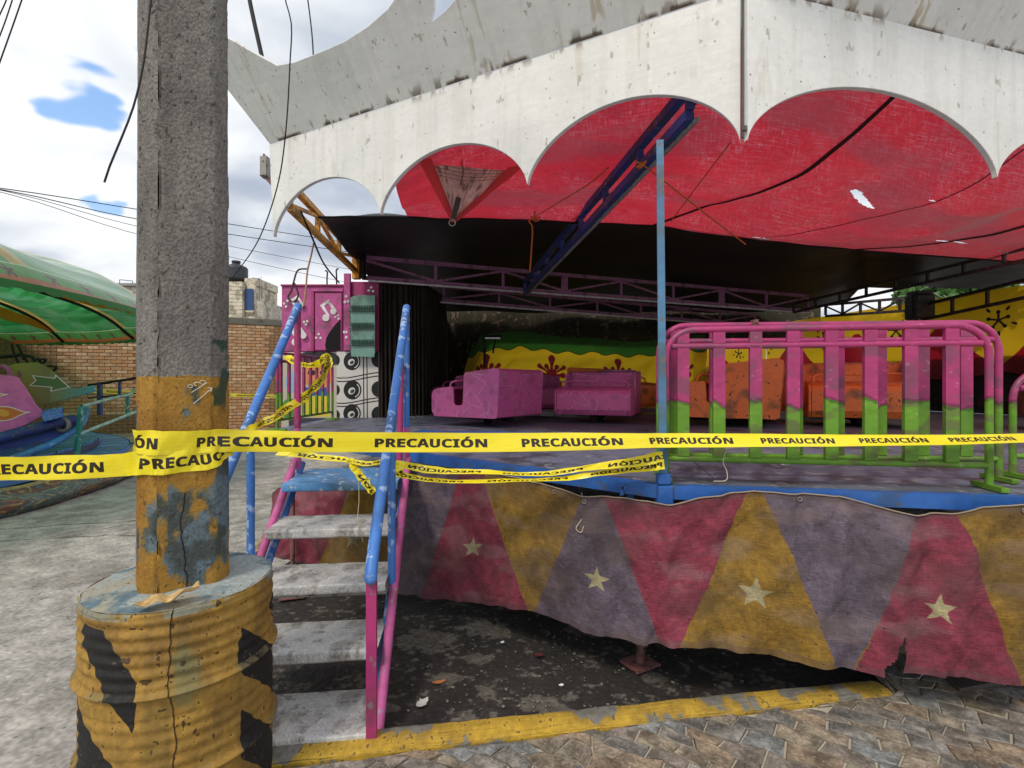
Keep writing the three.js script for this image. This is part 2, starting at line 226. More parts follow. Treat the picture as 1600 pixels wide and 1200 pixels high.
{ // pavement bed and its stone tiles
  const Y = 0.105, zb = (X) => (X < 1.87 ? kerbNear(X) - 0.006 : lerp(kerbNear(1.87), 3.6, sst(1.87, 1.93, X)));
  const bed = sheet(300, 10, (u, v) => { const X = -1.2 + u * 5.7; return V(X, Y, lerp(-3, zb(X), v)); }, (u, v) => [u * 5.7, v * 5]);
  const pv = struct('pavement', bed, new THREE.MeshStandardMaterial({ color: 0xb6ae9e, roughness: 0.95, bumpMap: bumpFine, bumpScale: 0.004, side: THREE.DoubleSide }));
  const tones = [0x857a6a, 0x7f7a73, 0x8f8474, 0x7a7772, 0x847463, 0x7e807f, 0x776e66];
  const mats = tones.map((t) => paint(t, { tone: 0.45, grime: 0.5, dirt: 0x4c443a, chips: 0.08, chip: 0x9a8e7e, rough: 0.62, size: 0.35, bump: 0.005, res: 256 }));
  const A = -0.62, ca = Math.cos(A), sa = Math.sin(A), TW = 0.165, TH = 0.088;
  // lattice corner (i, j) in tile space, wobbling; every second row is shifted
  const P = (i, j) => { const x = i * TW, y = j * TH; return [x + 0.085 * (nz(x * 9 + 3, y * 9, 2, 81) - 0.5) + 0.12 * (nz(x * 2.5, y * 2.5, 2, 83) - 0.5), y + 0.08 * (nz(x * 9, y * 9 + 5, 2, 82) - 0.5) + 0.14 * (nz(x * 3, y * 3 + 7, 2, 84) - 0.5)]; };
  const toWorld = ([x, y]) => [1.0 + x * ca - y * sa, 2.0 + x * sa + y * ca];
  let n = 0; const R = rng(19);
  const cand = [];
  for (let j = -44; j < 44; j++) for (let i = -26; i < 26; i++) {
    const o = (j & 1) ? 0.5 : 0.08, ii = i + o;
    const q = [P(ii, j), P(ii + 0.5, j), P(ii + 1, j), P(ii + 1, j + 1), P(ii + 0.5, j + 1), P(ii, j + 1)].map(toWorld);
    const cx = q.reduce((s, p) => s + p[0], 0) / 6, cz = q.reduce((s, p) => s + p[1], 0) / 6;
    if (cx < -1.1 || cx > 4.4 || cz > zb(cx) + 0.045 || cz < 0.9 || cz > 3.5) continue;
    cand.push([q, cx, cz, cz < 1.72 || cz > 3.2 || Math.abs(cx) > cz * 1.12 + 0.1 ? 1 : 0]);
  }
  cand.sort((a, b) => a[3] - b[3] || a[2] - b[2]); const rest = [];
  for (const [q, cx, cz, off] of cand) {
    const zl = zb(cx), Q = q.map(([x, z]) => { const k = 0.945; return [cx + (x - cx) * k, Math.min(cz + (z - cz) * k, zb(x) - 0.008)]; });
    const top = Y + 0.009 + 0.004 * R(), I = Q.map(([x, z]) => [cx + (x - cx) * 0.955, cz + (z - cz) * 0.94]);
    const pos = [], put = (a, b, c) => pos.push(...a, ...b, ...c); const t = (p, y) => [p[0] - cx, y, -(p[1] - cz)];
    const tilt = (p) => 0.006 * (p[0] - cx) * (R() - 0.5);
    for (let k = 0; k < 6; k++) { const a = I[k], b = I[(k + 1) % 6], c = Q[k], d = Q[(k + 1) % 6]; put([0, top + 0.0015, 0], t(a, top), t(b, top)); put(t(a, top), t(c, top - 0.005), t(b, top)); put(t(b, top), t(c, top - 0.005), t(d, top - 0.005)); put(t(c, top - 0.005), t(c, Y - 0.002), t(d, top - 0.005)); put(t(d, top - 0.005), t(c, Y - 0.002), t(d, Y - 0.002)); }
    const g = new THREE.BufferGeometry(); g.setAttribute('position', new THREE.Float32BufferAttribute(pos, 3)); g.computeVertexNormals(); boxUV(g);
    const uv = g.attributes.uv, ou = R() * 3, ov = R() * 3; for (let k = 0; k < uv.count; k++) uv.setXY(k, uv.getX(k) + ou, uv.getY(k) + ov);
    if (n >= 300 || off) { rest.push(g.translate(cx, 0, -cz)); continue; }
    const m = obj(n ? `tile_${String(n).padStart(3, '0')}` : 'tile', g, mats[Math.floor(R() * mats.length)], pv); m.position.set(cx, 0, -cz); n++;
  }
  if (rest.length) obj('tile_field', merge(rest), mats[1], pv).userData = { kind: 'stuff' };
}
{ // brick boundary wall behind
  const A = V(-17.28, 0, 12.21), dir = V(0.9, 0, 0.436).normalize(), nrm = new THREE.Vector3(0.436, 0, 0.9).normalize(), L = 14, H = 3.5;
  const wall = thing('brick_wall', 'long tan brick boundary wall with grey mortar cap behind the rides', 'wall');
  const put = (s, y, off) => A.clone().addScaledVector(dir, s).addScaledVector(nrm, off).setY(y);
  const rot = Math.atan2(-dir.z, dir.x);
  const mortar = box(L, H, 0.18, L / 2, H / 2, -0.1); mortar.rotateY(rot).translate(A.x, 0, A.z);
  obj('mortar_core', mortar, paint(0xa08468, { grime: 0.3, chips: 0.05, rough: 0.95 }), wall);
  const cap = box(L, 0.22, 0.26, L / 2, H + 0.11, -0.09, 0.02); cap.rotateY(rot).translate(A.x, 0, A.z);
  obj('cap', cap, paint(0x6f6c62, { grime: 0.5, chips: 0.1, rough: 0.95 }), wall);
  const bl = 0.27, bh = 0.1, brick = box(bl - 0.014, bh - 0.018, 0.03, 0, 0, 0.0, 0.004);
  const tones = [0xc79f78, 0xcfa982, 0xbb9069, 0xd3b28e, 0xb5875f].map((t) => paint(t, { tone: 0.2, grime: 0.3, chips: 0.08, rough: 0.95, res: 256 }));
  const R = rng(3), vis = [], rest = [];
  for (let j = 0; j < 35; j++) for (let i = 0; i < L / bl; i++) {
    const s = (i + (j & 1 ? 0.5 : 0) + 0.5) * bl, y = (j + 0.5) * bh; if (s > L - bl / 2) continue;
    const p = put(s, y, 0.0 + R() * 0.006), px = 800 + p.x / -p.z * 800, py = 600 - (y - EYE) / -p.z * 800, tone = Math.floor(R() * 5);
    const seen = (px > 95 && px < 212 && py > 536 && py < 650) || (px > 354 && px < 436 && py > 500 && py < 680);
    (seen ? vis : rest).push([p, tone, -p.z]);
  }
  vis.sort((a, b) => a[2] - b[2]);
  vis.splice(300).forEach((v) => rest.push(v));
  vis.forEach(([p, t], k) => { const m = obj(k ? `brick_${String(k).padStart(3, '0')}` : 'brick', brick, tones[t], wall); m.position.copy(p); m.rotation.y = rot; });
  const far = merge(rest.map(([p]) => brick.clone().rotateY(rot).translate(p.x, p.y, p.z)));
  const fm = obj('brickwork', far, paint(0xb98e66, { tone: 0.35, grime: 0.3, chips: 0.1, chip: 0xd0ac88, rough: 0.95 }), wall); fm.userData = { kind: 'stuff' };
  settle(wall);
  const fp = box(L, 0.14, 2.6, L / 2, 0.07, 1.3, 0.015); fp.rotateY(rot).translate(A.x, 0, A.z).translate(nrm.x * 0.02, 0, nrm.z * 0.02);
  struct('far_pavement', fp, paint(0x9c9282, { grime: 0.4, rough: 0.95 }));
}
{ // houses beyond the wall
  const Z = 42, h = thing('block_house', 'pale concrete block house with blue opening beyond the brick wall', 'house');
  const cream = paint(0xcfc6b2, { grime: 0.4, size: 3, rough: 0.95 }), wallB = paint(0xb9b2a4, { grime: 0.4, size: 3, rough: 0.95 });
  const x = (px) => (px - 800) / F * Z, y = (py) => EYE - (py - 600) / F * Z;
  const bx = (p0, p1, q0, q1, d, zo, m, n) => obj(n, box(x(p1) - x(p0), y(q0) - y(q1), d, (x(p0) + x(p1)) / 2, (y(q0) + y(q1)) / 2, -(Z + zo + d / 2)), m, h);
  bx(300, 378, 440, 620, 4, 0, cream, 'front_wall'); bx(378.2, 394, 444, 620, 4, 0.5, cream, 'side_wall'); bx(394.2, 406, 468, 620, 4, 0.6, wallB, 'annex'); bx(375, 397, 432, 444, 3.6, 0.7, cream, 'parapet');
  bx(379.5, 391.5, 450, 484, 0.1, 0.35, flat(0x35507e, 0.8), 'opening'); bx(378.6, 393.8, 484.2, 487, 0.2, 0.3, cream, 'sill');
  for (let k = 0; k < 9; k++) bx(300, 378, 447.5 + k * 6, 448 + k * 6, 0.02, -0.02, wallB, 'course');
  obj('rail', merge([pipe(at(394, 434, Z), at(405, 436, Z), 0.02, 6), pipe(at(405, 434, Z), at(405, 470, Z), 0.025, 6), pipe(at(408, 432, Z), at(408, 470, Z), 0.015, 6)]), M.darkWire, h);
  settle(h);
  const t = thing('water_tank', 'black plastic water tank on the roof of the pale house', 'water tank');
  const c = at(369, 440, Z + 1.2), r = 0.92;
  const prof = [[0.001, 1.62], [0.28, 1.62], [0.3, 1.5], [0.34, 1.46], [0.8, 1.24], [r, 1.1], [r * 0.97, 1.02], [r, 0.94], [r * 0.97, 0.7], [r, 0.62], [r * 0.97, 0.36], [r, 0.28], [r, 0], [0.001, 0]];
  obj('tank_body', new THREE.LatheGeometry(prof.map((p) => new THREE.Vector2(...p)), 28).translate(c.x, c.y, c.z), flat(0x33363c, 0.5), t);
  obj('lid', new THREE.CylinderGeometry(0.34, 0.36, 0.14, 20).translate(c.x, c.y + 1.66, c.z), flat(0x2a2c30, 0.5), t);
  settle(t);
  const h2 = thing('far_house', 'distant grey flat roofed house showing above the green canopy', 'house');
  const p = at(196, 470, 50); obj('wall', box(2.6, 8, 4, p.x, p.y - 2.6, p.z - 2), wallB, h2); obj('roof_slab', box(3.2, 0.25, 4.6, p.x, p.y + 1.55, p.z - 2), flat(0x8f8f8c, 0.9), h2);
  obj('roof_rail', merge([pipe(at(187, 446, 50), at(187, 437, 50), 0.03, 6), pipe(at(207, 446, 50), at(207, 439, 50), 0.03, 6), pipe(at(187, 437, 50), at(207, 439, 50), 0.03, 6)]), M.darkWire, h2); settle(h2);
}
function tree(name, label, X, Z, y0, h, r, n, seed, col, group) {
  const R = rng(seed), t = thing(name, label, 'tree', group), list = [], tr = [];
  const top = V(X, y0 + h * 0.75, Z), base = V(X, y0, Z);
  tr.push(pipe(base, top, r * 0.09, 8, r * 0.04));
  for (let k = 0; k < 7; k++) { const a = R() * 6.28, s = base.clone().lerp(top, 0.4 + R() * 0.5); tr.push(pipe(s, s.clone().add(new THREE.Vector3(Math.cos(a) * r * 0.7, r * (0.3 + R() * 0.5), Math.sin(a) * r * 0.7)), r * 0.035, 6, r * 0.01)); }
  obj('trunk', merge(tr), flat(0x4a3b2c, 0.95), t);
  const clumps = []; for (let k = 0; k < 26; k++) { const a = R() * 6.28, b = Math.acos(2 * R() - 1), q = r * (0.35 + 0.6 * R()); clumps.push([X + Math.cos(a) * Math.sin(b) * q, y0 + h * 0.68 + Math.cos(b) * q * 0.85, Z + Math.sin(a) * Math.sin(b) * q, r * (0.16 + 0.2 * R())]); }
  for (let k = 0; k < n; k++) { const c = clumps[Math.floor(R() * clumps.length)], a = R() * 6.28, b = Math.acos(2 * R() - 1), q = c[3] * (0.4 + 0.7 * R()), s = 0.05 * r + 0.05 * r * R(); const g = new THREE.PlaneGeometry(s, s * 1.8); g.rotateX(R() * 6).rotateY(R() * 6).rotateZ(R() * 6).translate(c[0] + Math.cos(a) * Math.sin(b) * q, c[1] + Math.cos(b) * q, -(c[2] + Math.sin(a) * Math.sin(b) * q)); list.push(g); }
  obj('crown', merge(list), new THREE.MeshPhysicalMaterial({ color: col, roughness: 0.9, transmission: 0.3, thickness: 0, side: THREE.DoubleSide }), t);
  return settle(t);
}
tree('leafy_tree', 'small dull green tree top just left of the pink trailer', -13.6, 30, 0, 5.9, 1.3, 2200, 51, 0x5d6b3a);
tree('leafy_tree', 'green tree seen through the gap in the dark roof', 22.4, 26, 0, 8.2, 2.9, 5200, 52, 0x4f7a34);

// wires
function wire(name, pts, r, label, group) { return single(name, tube(pts, r, 60, 6), M.darkWire, label, 'wire', group); }
wire('power_line', [at(-400, 258, 30), at(0, 294, 24), at(208, 326, 30), at(600, 388, 42), at(900, 430, 60)], 0.024, 'uppermost power line running behind the concrete pole', 'power lines');
wire('power_line', [at(-400, 262, 30), at(0, 296, 24), at(208, 341, 30), at(600, 402, 42), at(900, 445, 60)], 0.024, 'second highest power line running behind the concrete pole', 'power lines');
wire('power_line', [at(-400, 264, 30), at(0, 297, 24), at(208, 352, 30), at(600, 430, 42), at(900, 470, 60)], 0.016, 'third power line down, thinner, behind the concrete pole', 'power lines');
wire('power_line', [at(-400, 268, 30), at(0, 300, 24), at(208, 364, 30), at(600, 452, 42), at(900, 490, 60)], 0.016, 'lowest power line running behind the concrete pole', 'power lines');
wire('overhead_cable', [at(-60, 260, 9), at(0, 96, 9), at(36, -6, 9), at(70, -110, 9)], 0.012, 'overhead cable at top left, rightmost of the three', 'cables at top left');
wire('overhead_cable', [at(-60, 190, 10), at(0, 55, 10), at(21, -6, 10), at(50, -110, 10)], 0.012, 'overhead cable at top left, middle of the three', 'cables at top left');
wire('overhead_cable', [at(-60, 140, 10), at(0, 22, 10), at(12, -6, 10), at(40, -110, 10)], 0.012, 'overhead cable at top left, leftmost of the three', 'cables at top left');
wire('thick_cable', [at(380, -60, 5.6), at(390, 0, 5.5), at(410, 92, 5.4)], 0.022, 'thick black cable dropping to the grey canopy band', undefined);
wire('thin_wire', [at(472, -60, 5.3), at(481, 0, 5.3), at(488, 60, 5.2), at(490, 96, 5.2)], 0.007, 'thin wire dropping to the wavy edge of the grey band');
wire('loose_wire', [at(440, -60, 3.9), at(446, 0, 3.9), at(455, 35, 3.9), at(453, 100, 3.9), at(447, 200, 4.0), at(436, 280, 4.2), at(408, 366, 4.6), at(374, 420, 5.2), at(330, 470, 6.5)], 0.005, 'long loose wire hanging in front of the canopy end');

// ================= foreground: pole in a drum =================
const PC = [-1.22, 1.9]; let poleRing;
{
  const dr = thing('concrete_drum', 'yellow oil drum filled with concrete, black slanted stripes, around the pole foot', 'drum');
  const R0 = 0.3, prof = []; for (let i = 0; i <= 200; i++) { const y = i / 200 * 0.88; let r = R0; for (const c of [0.33, 0.615]) r += 0.019 * Math.exp(-(((y - c) / 0.0105) ** 2)); if (y > 0.62 && y < 0.86) r += 0.0035 * Math.sin(y * 150); if (y > 0.335 && y < 0.55) r += 0.002 * Math.sin(y * 150); if (y > 0.872) r -= 0.006; prof.push([r, y]); }
  const n = 128, ang0 = Math.atan2(1.22, 1.9);                         // facing the camera
  const W = 2048, H = 1024; // u: angle from the camera-facing side, v: height
  const px2 = (px, y) => [px, y];
  // black stripes as (angle in degrees, height) outlines; 0 faces the camera, positive to the right
  const onDrum = ([px, y]) => { let best = -86, bd = 1e9; for (let a = -86; a <= 86; a += 0.5) { const th = a * Math.PI / 180 + ang0, q = Math.abs(800 + 800 * (PC[0] + 0.302 * Math.sin(th)) / (PC[1] - 0.302 * Math.cos(th)) - px); if (q < bd) { bd = q; best = a; } } const Z = PC[1] - 0.302 * Math.cos(best * Math.PI / 180 + ang0); return [best, EYE - (y - 600) / F * Z]; };
  const S = [[[128, 975], [160, 987], [179, 1019], [211, 1061], [213, 1093], [208, 1146], [189, 1125], [165, 1093], [155, 1067], [139, 1029], [128, 1010]], [[120, 1088], [136, 1141], [155, 1173], [173, 1200], [200, 1240], [120, 1260]], [[379, 979], [416, 1003], [445, 1024], [445, 1085], [384, 1055], [371, 1037], [373, 1013]], [[379, 1109], [421, 1136], [445, 1150], [445, 1215], [376, 1185], [374, 1150]], [[420, 944], [445, 925], [445, 985], [428, 968]]].map((l) => l.map(onDrum)).concat([[[120, 0.8], [150, 0.75], [180, 0.5], [150, 0.5]], [[-160, 0.7], [-130, 0.6], [-120, 0.4], [-150, 0.45]]]);
  const crackA = (y) => -6 + 3.2 * (nz(y * 9, 2, 4, 95) - 0.5) * 2;
  const map = tex(W, H, (u, v) => {
    const a = (u - 0.5) * 360, y = v * 0.88, x = a / 360 * 1.88; const n1 = nz(x * 8, y * 8, 5, 91), f = nz(x * 70, y * 70, 3, 92), st = nz(x * 22, y * 2.2, 4, 93);
    let c = mix3([0.62, 0.48, 0.20], [0.52, 0.39, 0.16], sst(0.35, 0.7, n1)).map((q) => q * (0.84 + 0.32 * f));
    c = mix3(c, [0.36, 0.30, 0.15], 0.35 * sst(0.46, 0.75, st)); c = mix3(c, [0.40, 0.45, 0.36], 0.5 * sst(0.62, 0.75, nz(x * 6 + 4, y * 3, 4, 94)));
    const wa = a + 2.5 * (nz(x * 20, y * 20, 3, 96) - 0.5), wy = y + 0.01 * (nz(x * 20 + 7, y * 20, 3, 97) - 0.5);
    if (S.some((s) => inside(s, wa, wy))) { c = [0.075, 0.072, 0.07].map((q) => q * (0.7 + 0.9 * f)); if (f > 0.78 && n1 > 0.48) c = [0.5, 0.47, 0.38]; }
    const ring = Math.min(Math.abs(y - 0.33), Math.abs(y - 0.615)); if (ring < 0.017) c = mix3(c, [0.5, 0.45, 0.30], 0.7 * sst(0.38, 0.6, n1 + 0.5 * (f - 0.5)));
    if (y > 0.855) c = mix3(c, [0.5, 0.55, 0.56], sst(0.4, 0.6, n1 + 0.4 * (f - 0.5)) * 0.7);
    if (f > 0.8 || nz(x * 30, y * 30, 3, 98) > 0.80) c = mix3(c, [0.2, 0.15, 0.09], 0.75);
    const d = Math.abs(a - crackA(y)); if (d < 0.34 * (0.3 + f)) c = [0.14, 0.11, 0.07];
    return c;
  });
  const bm = tex(1024, 512, (u, v) => { const a = (u - 0.5) * 360, y = v * 0.88, x = a / 360 * 1.88; let h = 0.55 * nz(x * 8, y * 8, 5, 91) + 0.35 * nz(x * 70, y * 70, 3, 92) + 0.15; if (Math.abs(a - crackA(y)) < 0.4) h -= 0.5; if (nz(x * 30, y * 30, 3, 98) > 0.8) h -= 0.3; return [h, h, h]; }, false);
  const g = sheet(n, 200, (u, v) => { const [r0, y] = prof[Math.round(v * 200)], a = (u - 0.5) * 2 * Math.PI, r = r0 * (1 + 0.009 * (nz(u * 6, y * 3, 3, 90) - 0.5)) + (y > 0.86 ? 0.008 * (nz(u * 30, 2, 3, 99) - 0.5) : 0); const th = a + ang0; return V(PC[0] + r * Math.sin(th), y + (y > 0.86 ? 0.014 * (nz(u * 16, 9, 3, 99) - 0.5) : 0), PC[1] - r * Math.cos(th)); }, (u, v) => [u, v]);
  obj('drum_shell', g, new THREE.MeshStandardMaterial({ map, roughness: 0.72, bumpMap: bm, bumpScale: 0.008, side: THREE.DoubleSide }), dr);
  const tm = tex(512, 512, (u, v) => { const n1 = nz(u * 6, v * 6, 5, 101), f = nz(u * 50, v * 50, 3, 102); let c = mix3([0.60, 0.64, 0.64], [0.36, 0.45, 0.50], sst(0.45, 0.62, n1)).map((q) => q * (0.85 + 0.3 * f)); c = mix3(c, [0.62, 0.60, 0.54], sst(0.55, 0.68, nz(u * 5 + 9, v * 5, 4, 103))); if (f > 0.74) c = mix3(c, [0.25, 0.24, 0.22], 0.6); return c; });
  const top = sheet(64, 10, (u, v) => { const a = u * 2 * Math.PI, r = v * (0.296 + 0.008 * (nz(Math.cos(a) * 4, Math.sin(a) * 4, 3, 99) - 0.5)); return V(PC[0] + r * Math.sin(a), 0.878 + 0.02 * (1 - v) + 0.012 * (nz(r * Math.sin(a) * 12, r * Math.cos(a) * 12, 3, 104) - 0.5) * (1 - v * v), PC[1] - r * Math.cos(a)); }, (u, v) => [0.5 + v * 0.5 * Math.sin(u * 6.2832), 0.5 + v * 0.5 * Math.cos(u * 6.2832)]);
  obj('concrete_fill', top, new THREE.MeshStandardMaterial({ map: tm, roughness: 0.85, bumpMap: bumpFine, bumpScale: 0.006, side: THREE.DoubleSide }), dr);
  settle(dr);

  // the pole: square with wide chamfers, tapering upward
  const po = thing('concrete_pole', 'tall grey concrete utility pole with yellow painted band standing in the drum', 'pole');
  const rot = 0.66, a0 = 0.088, c0 = 0.052; // half flat, chamfer
  const base = [[-a0, -a0 - c0], [a0, -a0 - c0], [a0 + c0, -a0], [a0 + c0, a0], [a0, a0 + c0], [-a0, a0 + c0], [-a0 - c0, a0], [-a0 - c0, -a0]];
  const per = []; let acc = 0; const segs = [];
  for (let k = 0; k < 8; k++) { const p = base[k], q = base[(k + 1) % 8], L = Math.hypot(q[0] - p[0], q[1] - p[1]); segs.push([p, q, acc, L]); acc += L; }
  const ringAt = (t) => { const s = t * acc; for (const [p, q, o, L] of segs) if (s <= o + L + 1e-9) { const k = (s - o) / L; return [lerp(p[0], q[0], k), lerp(p[1], q[1], k), Math.min(k, 1 - k) * L]; } return [base[0][0], base[0][1], 0]; };
  poleRing = (s, y, off) => { const [x, z] = ringAt((((s % acc) + acc) % acc) / acc), k = 1 - 0.018 * (y - 0.86), l = Math.hypot(x, z), X = x * (k + off / l), Z = z * (k + off / l); return V(PC[0] + X * Math.cos(rot) - Z * Math.sin(rot), y, PC[1] + X * Math.sin(rot) + Z * Math.cos(rot)); };
  const y0 = 0.86, y1 = 5.6, nu = 160, nvv = 420;
  const g2 = sheet(nu, nvv, (u, v) => {
    const y = lerp(y0, y1, v), k = 1 - 0.018 * (y - y0); let [x, z, e] = ringAt(u);
    const rough = 0.0035 * (nz(u * 40, y * 14, 3, 111) - 0.5) + (e < 0.008 ? -0.0075 * sst(0.42, 0.62, nz(u * 30, y * 22, 3, 112)) : 0) + 0.004 * (nz(u * 4, y * 1.5, 2, 113) - 0.5);
    const l = Math.hypot(x, z), X = x * k * (1 + rough / l), Z = z * k * (1 + rough / l);
    const wx = X * Math.cos(rot) - Z * Math.sin(rot), wz = X * Math.sin(rot) + Z * Math.cos(rot);
    return V(PC[0] + wx, y, PC[1] + wz);
  }, (u, v) => [u, v]);
  const map2 = tex(1024, 2048, (u, v) => {
    const y = lerp(y0, y1, v), x = u * acc; const n1 = nz(x * 7, y * 5, 5, 121), f = nz(x * 150, y * 150, 3, 122), pit = nz(x * 80, y * 46, 3, 123), st = nz(x * 14, y * 0.9, 4, 124);
    let c = mix3([0.49, 0.475, 0.455], [0.43, 0.415, 0.40], sst(0.35, 0.7, n1)).map((q) => q * (0.76 + 0.48 * f)); c = mix3(c, [0.36, 0.34, 0.32], 0.25 * sst(0.5, 0.75, st));
    const edge = 1.625 + 0.012 * (nz(x * 12, 3, 3, 125) - 0.5);
    if (y < edge) {
      let ye = mix3([0.64, 0.47, 0.17], [0.56, 0.39, 0.12], sst(0.35, 0.7, n1)).map((q) => q * (0.88 + 0.24 * f));
      const wear = sst(0.47, 0.56, nz(x * 9, y * 6, 5, 126) + 0.36 * sst(1.36, 1.18, y) - 0.12 * sst(1.0, 0.9, y) - 0.2 - (x < 0.03 || x > acc - 0.08 ? 0.12 : 0) + 0.12 * (f - 0.5));
      const under = mix3([0.34, 0.43, 0.50], [0.22, 0.27, 0.29], sst(0.4, 0.6, nz(x * 16, y * 16, 4, 127))).map((q) => q * (0.8 + 0.4 * f));
      ye = mix3(ye, under, wear * 0.92); c = mix3(c, ye, 0.93);
    }
    if (x > 0.17 && x < 0.30 && y > 1.42 && y < 1.76) c = mix3(c, [0.13, 0.24, 0.2], 0.75 * sst(0.52, 0.62, nz(x * 14, y * 9, 4, 128)));
    const ck = Math.abs(x - (0.078 + 0.02 * (nz(y * 12, 4, 4, 129) - 0.5) * 2)); if (y < 1.22 && ck < 0.0016 * (0.4 + 1.4 * f)) c = [0.13, 0.12, 0.11];
    if (pit > 0.78) c = mix3(c, [0.22, 0.21, 0.2], 0.5 * sst(0.78, 0.84, pit));
    return c;
  });
  const bm2 = tex(1024, 2048, (u, v) => { const y = lerp(y0, y1, v), x = u * acc; let h = 0.45 * nz(x * 150, y * 150, 3, 122) + 0.35 * nz(x * 30, y * 24, 4, 130) + 0.25 - 0.6 * sst(0.74, 0.82, nz(x * 80, y * 46, 3, 123)); if (y < 1.62) h = lerp(h, 0.4 + 0.3 * nz(x * 40, y * 40, 3, 131), 0.45); const ck = Math.abs(x - (0.078 + 0.02 * (nz(y * 12, 4, 4, 129) - 0.5) * 2)); if (y < 1.22 && ck < 0.002) h -= 0.5; return [h, h, h]; }, false);
  obj('shaft', g2, new THREE.MeshStandardMaterial({ map: map2, roughness: 0.92, bumpMap: bm2, bumpScale: 0.009, side: THREE.DoubleSide }), po);
  // chalk marks
  const f0 = (px, py) => at(px, py, 1.735); const ch = (pts, r) => tube(pts.map((p) => { const q = f0(...p); const dx = q.clone().sub(camera.position).normalize(); return q; }), r, 24, 5);
  // chalk on the front face: point (a, y) along the face
  const face = (a, y) => { const k = 1 - 0.018 * (y - y0), X = a * k, Z = -(a0 + c0) * k - 0.0025; return V(PC[0] + X * Math.cos(rot) - Z * Math.sin(rot), y, PC[1] + X * Math.sin(rot) + Z * Math.cos(rot)); };
  const arc = (ca, cy, r) => { const o = []; for (let k = 0; k <= 10; k++) o.push(face(ca + r * Math.cos(k * 0.66), cy + 0.8 * r * Math.sin(k * 0.66))); return o; };
  const cp = []; for (const pts of [arc(0.008, 1.592, 0.007), arc(0.028, 1.6, 0.008).slice(1, 8), arc(0.046, 1.606, 0.009), [face(0.012, 1.57), face(0.06, 1.605)], [face(0.018, 1.53), face(0.075, 1.585)], [face(0.062, 1.586), face(0.075, 1.585), face(0.07, 1.572)]]) cp.push(tube(pts, 0.0011, 20, 4));
  obj('chalk_marks', merge(cp), flat(0xe6e2d6, 0.95), po);
  settle(po);
  // a dry corn husk lying on the drum
  const hk = sheet(24, 10, (u, v) => { const a = lerp(-0.13, 0.075, u), w = 0.036 * Math.sin(Math.PI * Math.min(1, u * 0.9 + 0.1)) ** 0.6, b = (v - 0.5) * 2 * w; const X = PC[0] + 0.128 + a * 0.75, Z = PC[1] - 0.236 + a * 0.42 + b; return V(X, 0.9 + 0.022 * Math.abs(v - 0.4) + 0.028 * sst(0.55, 1, u) + 0.006 * Math.sin(u * 17 + v * 4), Z); }, (u, v) => [u * 0.3, v * 0.1]);
  single('dry_husk', hk, paint(0xc8a870, { tone: 0.25, chip: 0x9a7a48, rough: 0.8, size: 0.3 }), 'dry tan corn husk lying on top of the drum', 'leaf');
  wire('pole_wire', [V(PC[0] + 0.12, 5.4, 1.66), at(245, -60, 1.7), at(236, 0, 1.69), at(224, 100, 1.67), at(209, 165, 1.65), at(188, 220, 1.63), at(172, 258, 1.62), at(163, 285, 1.62)], 0.0032, 'cut black wire hanging off the front of the concrete pole');
}

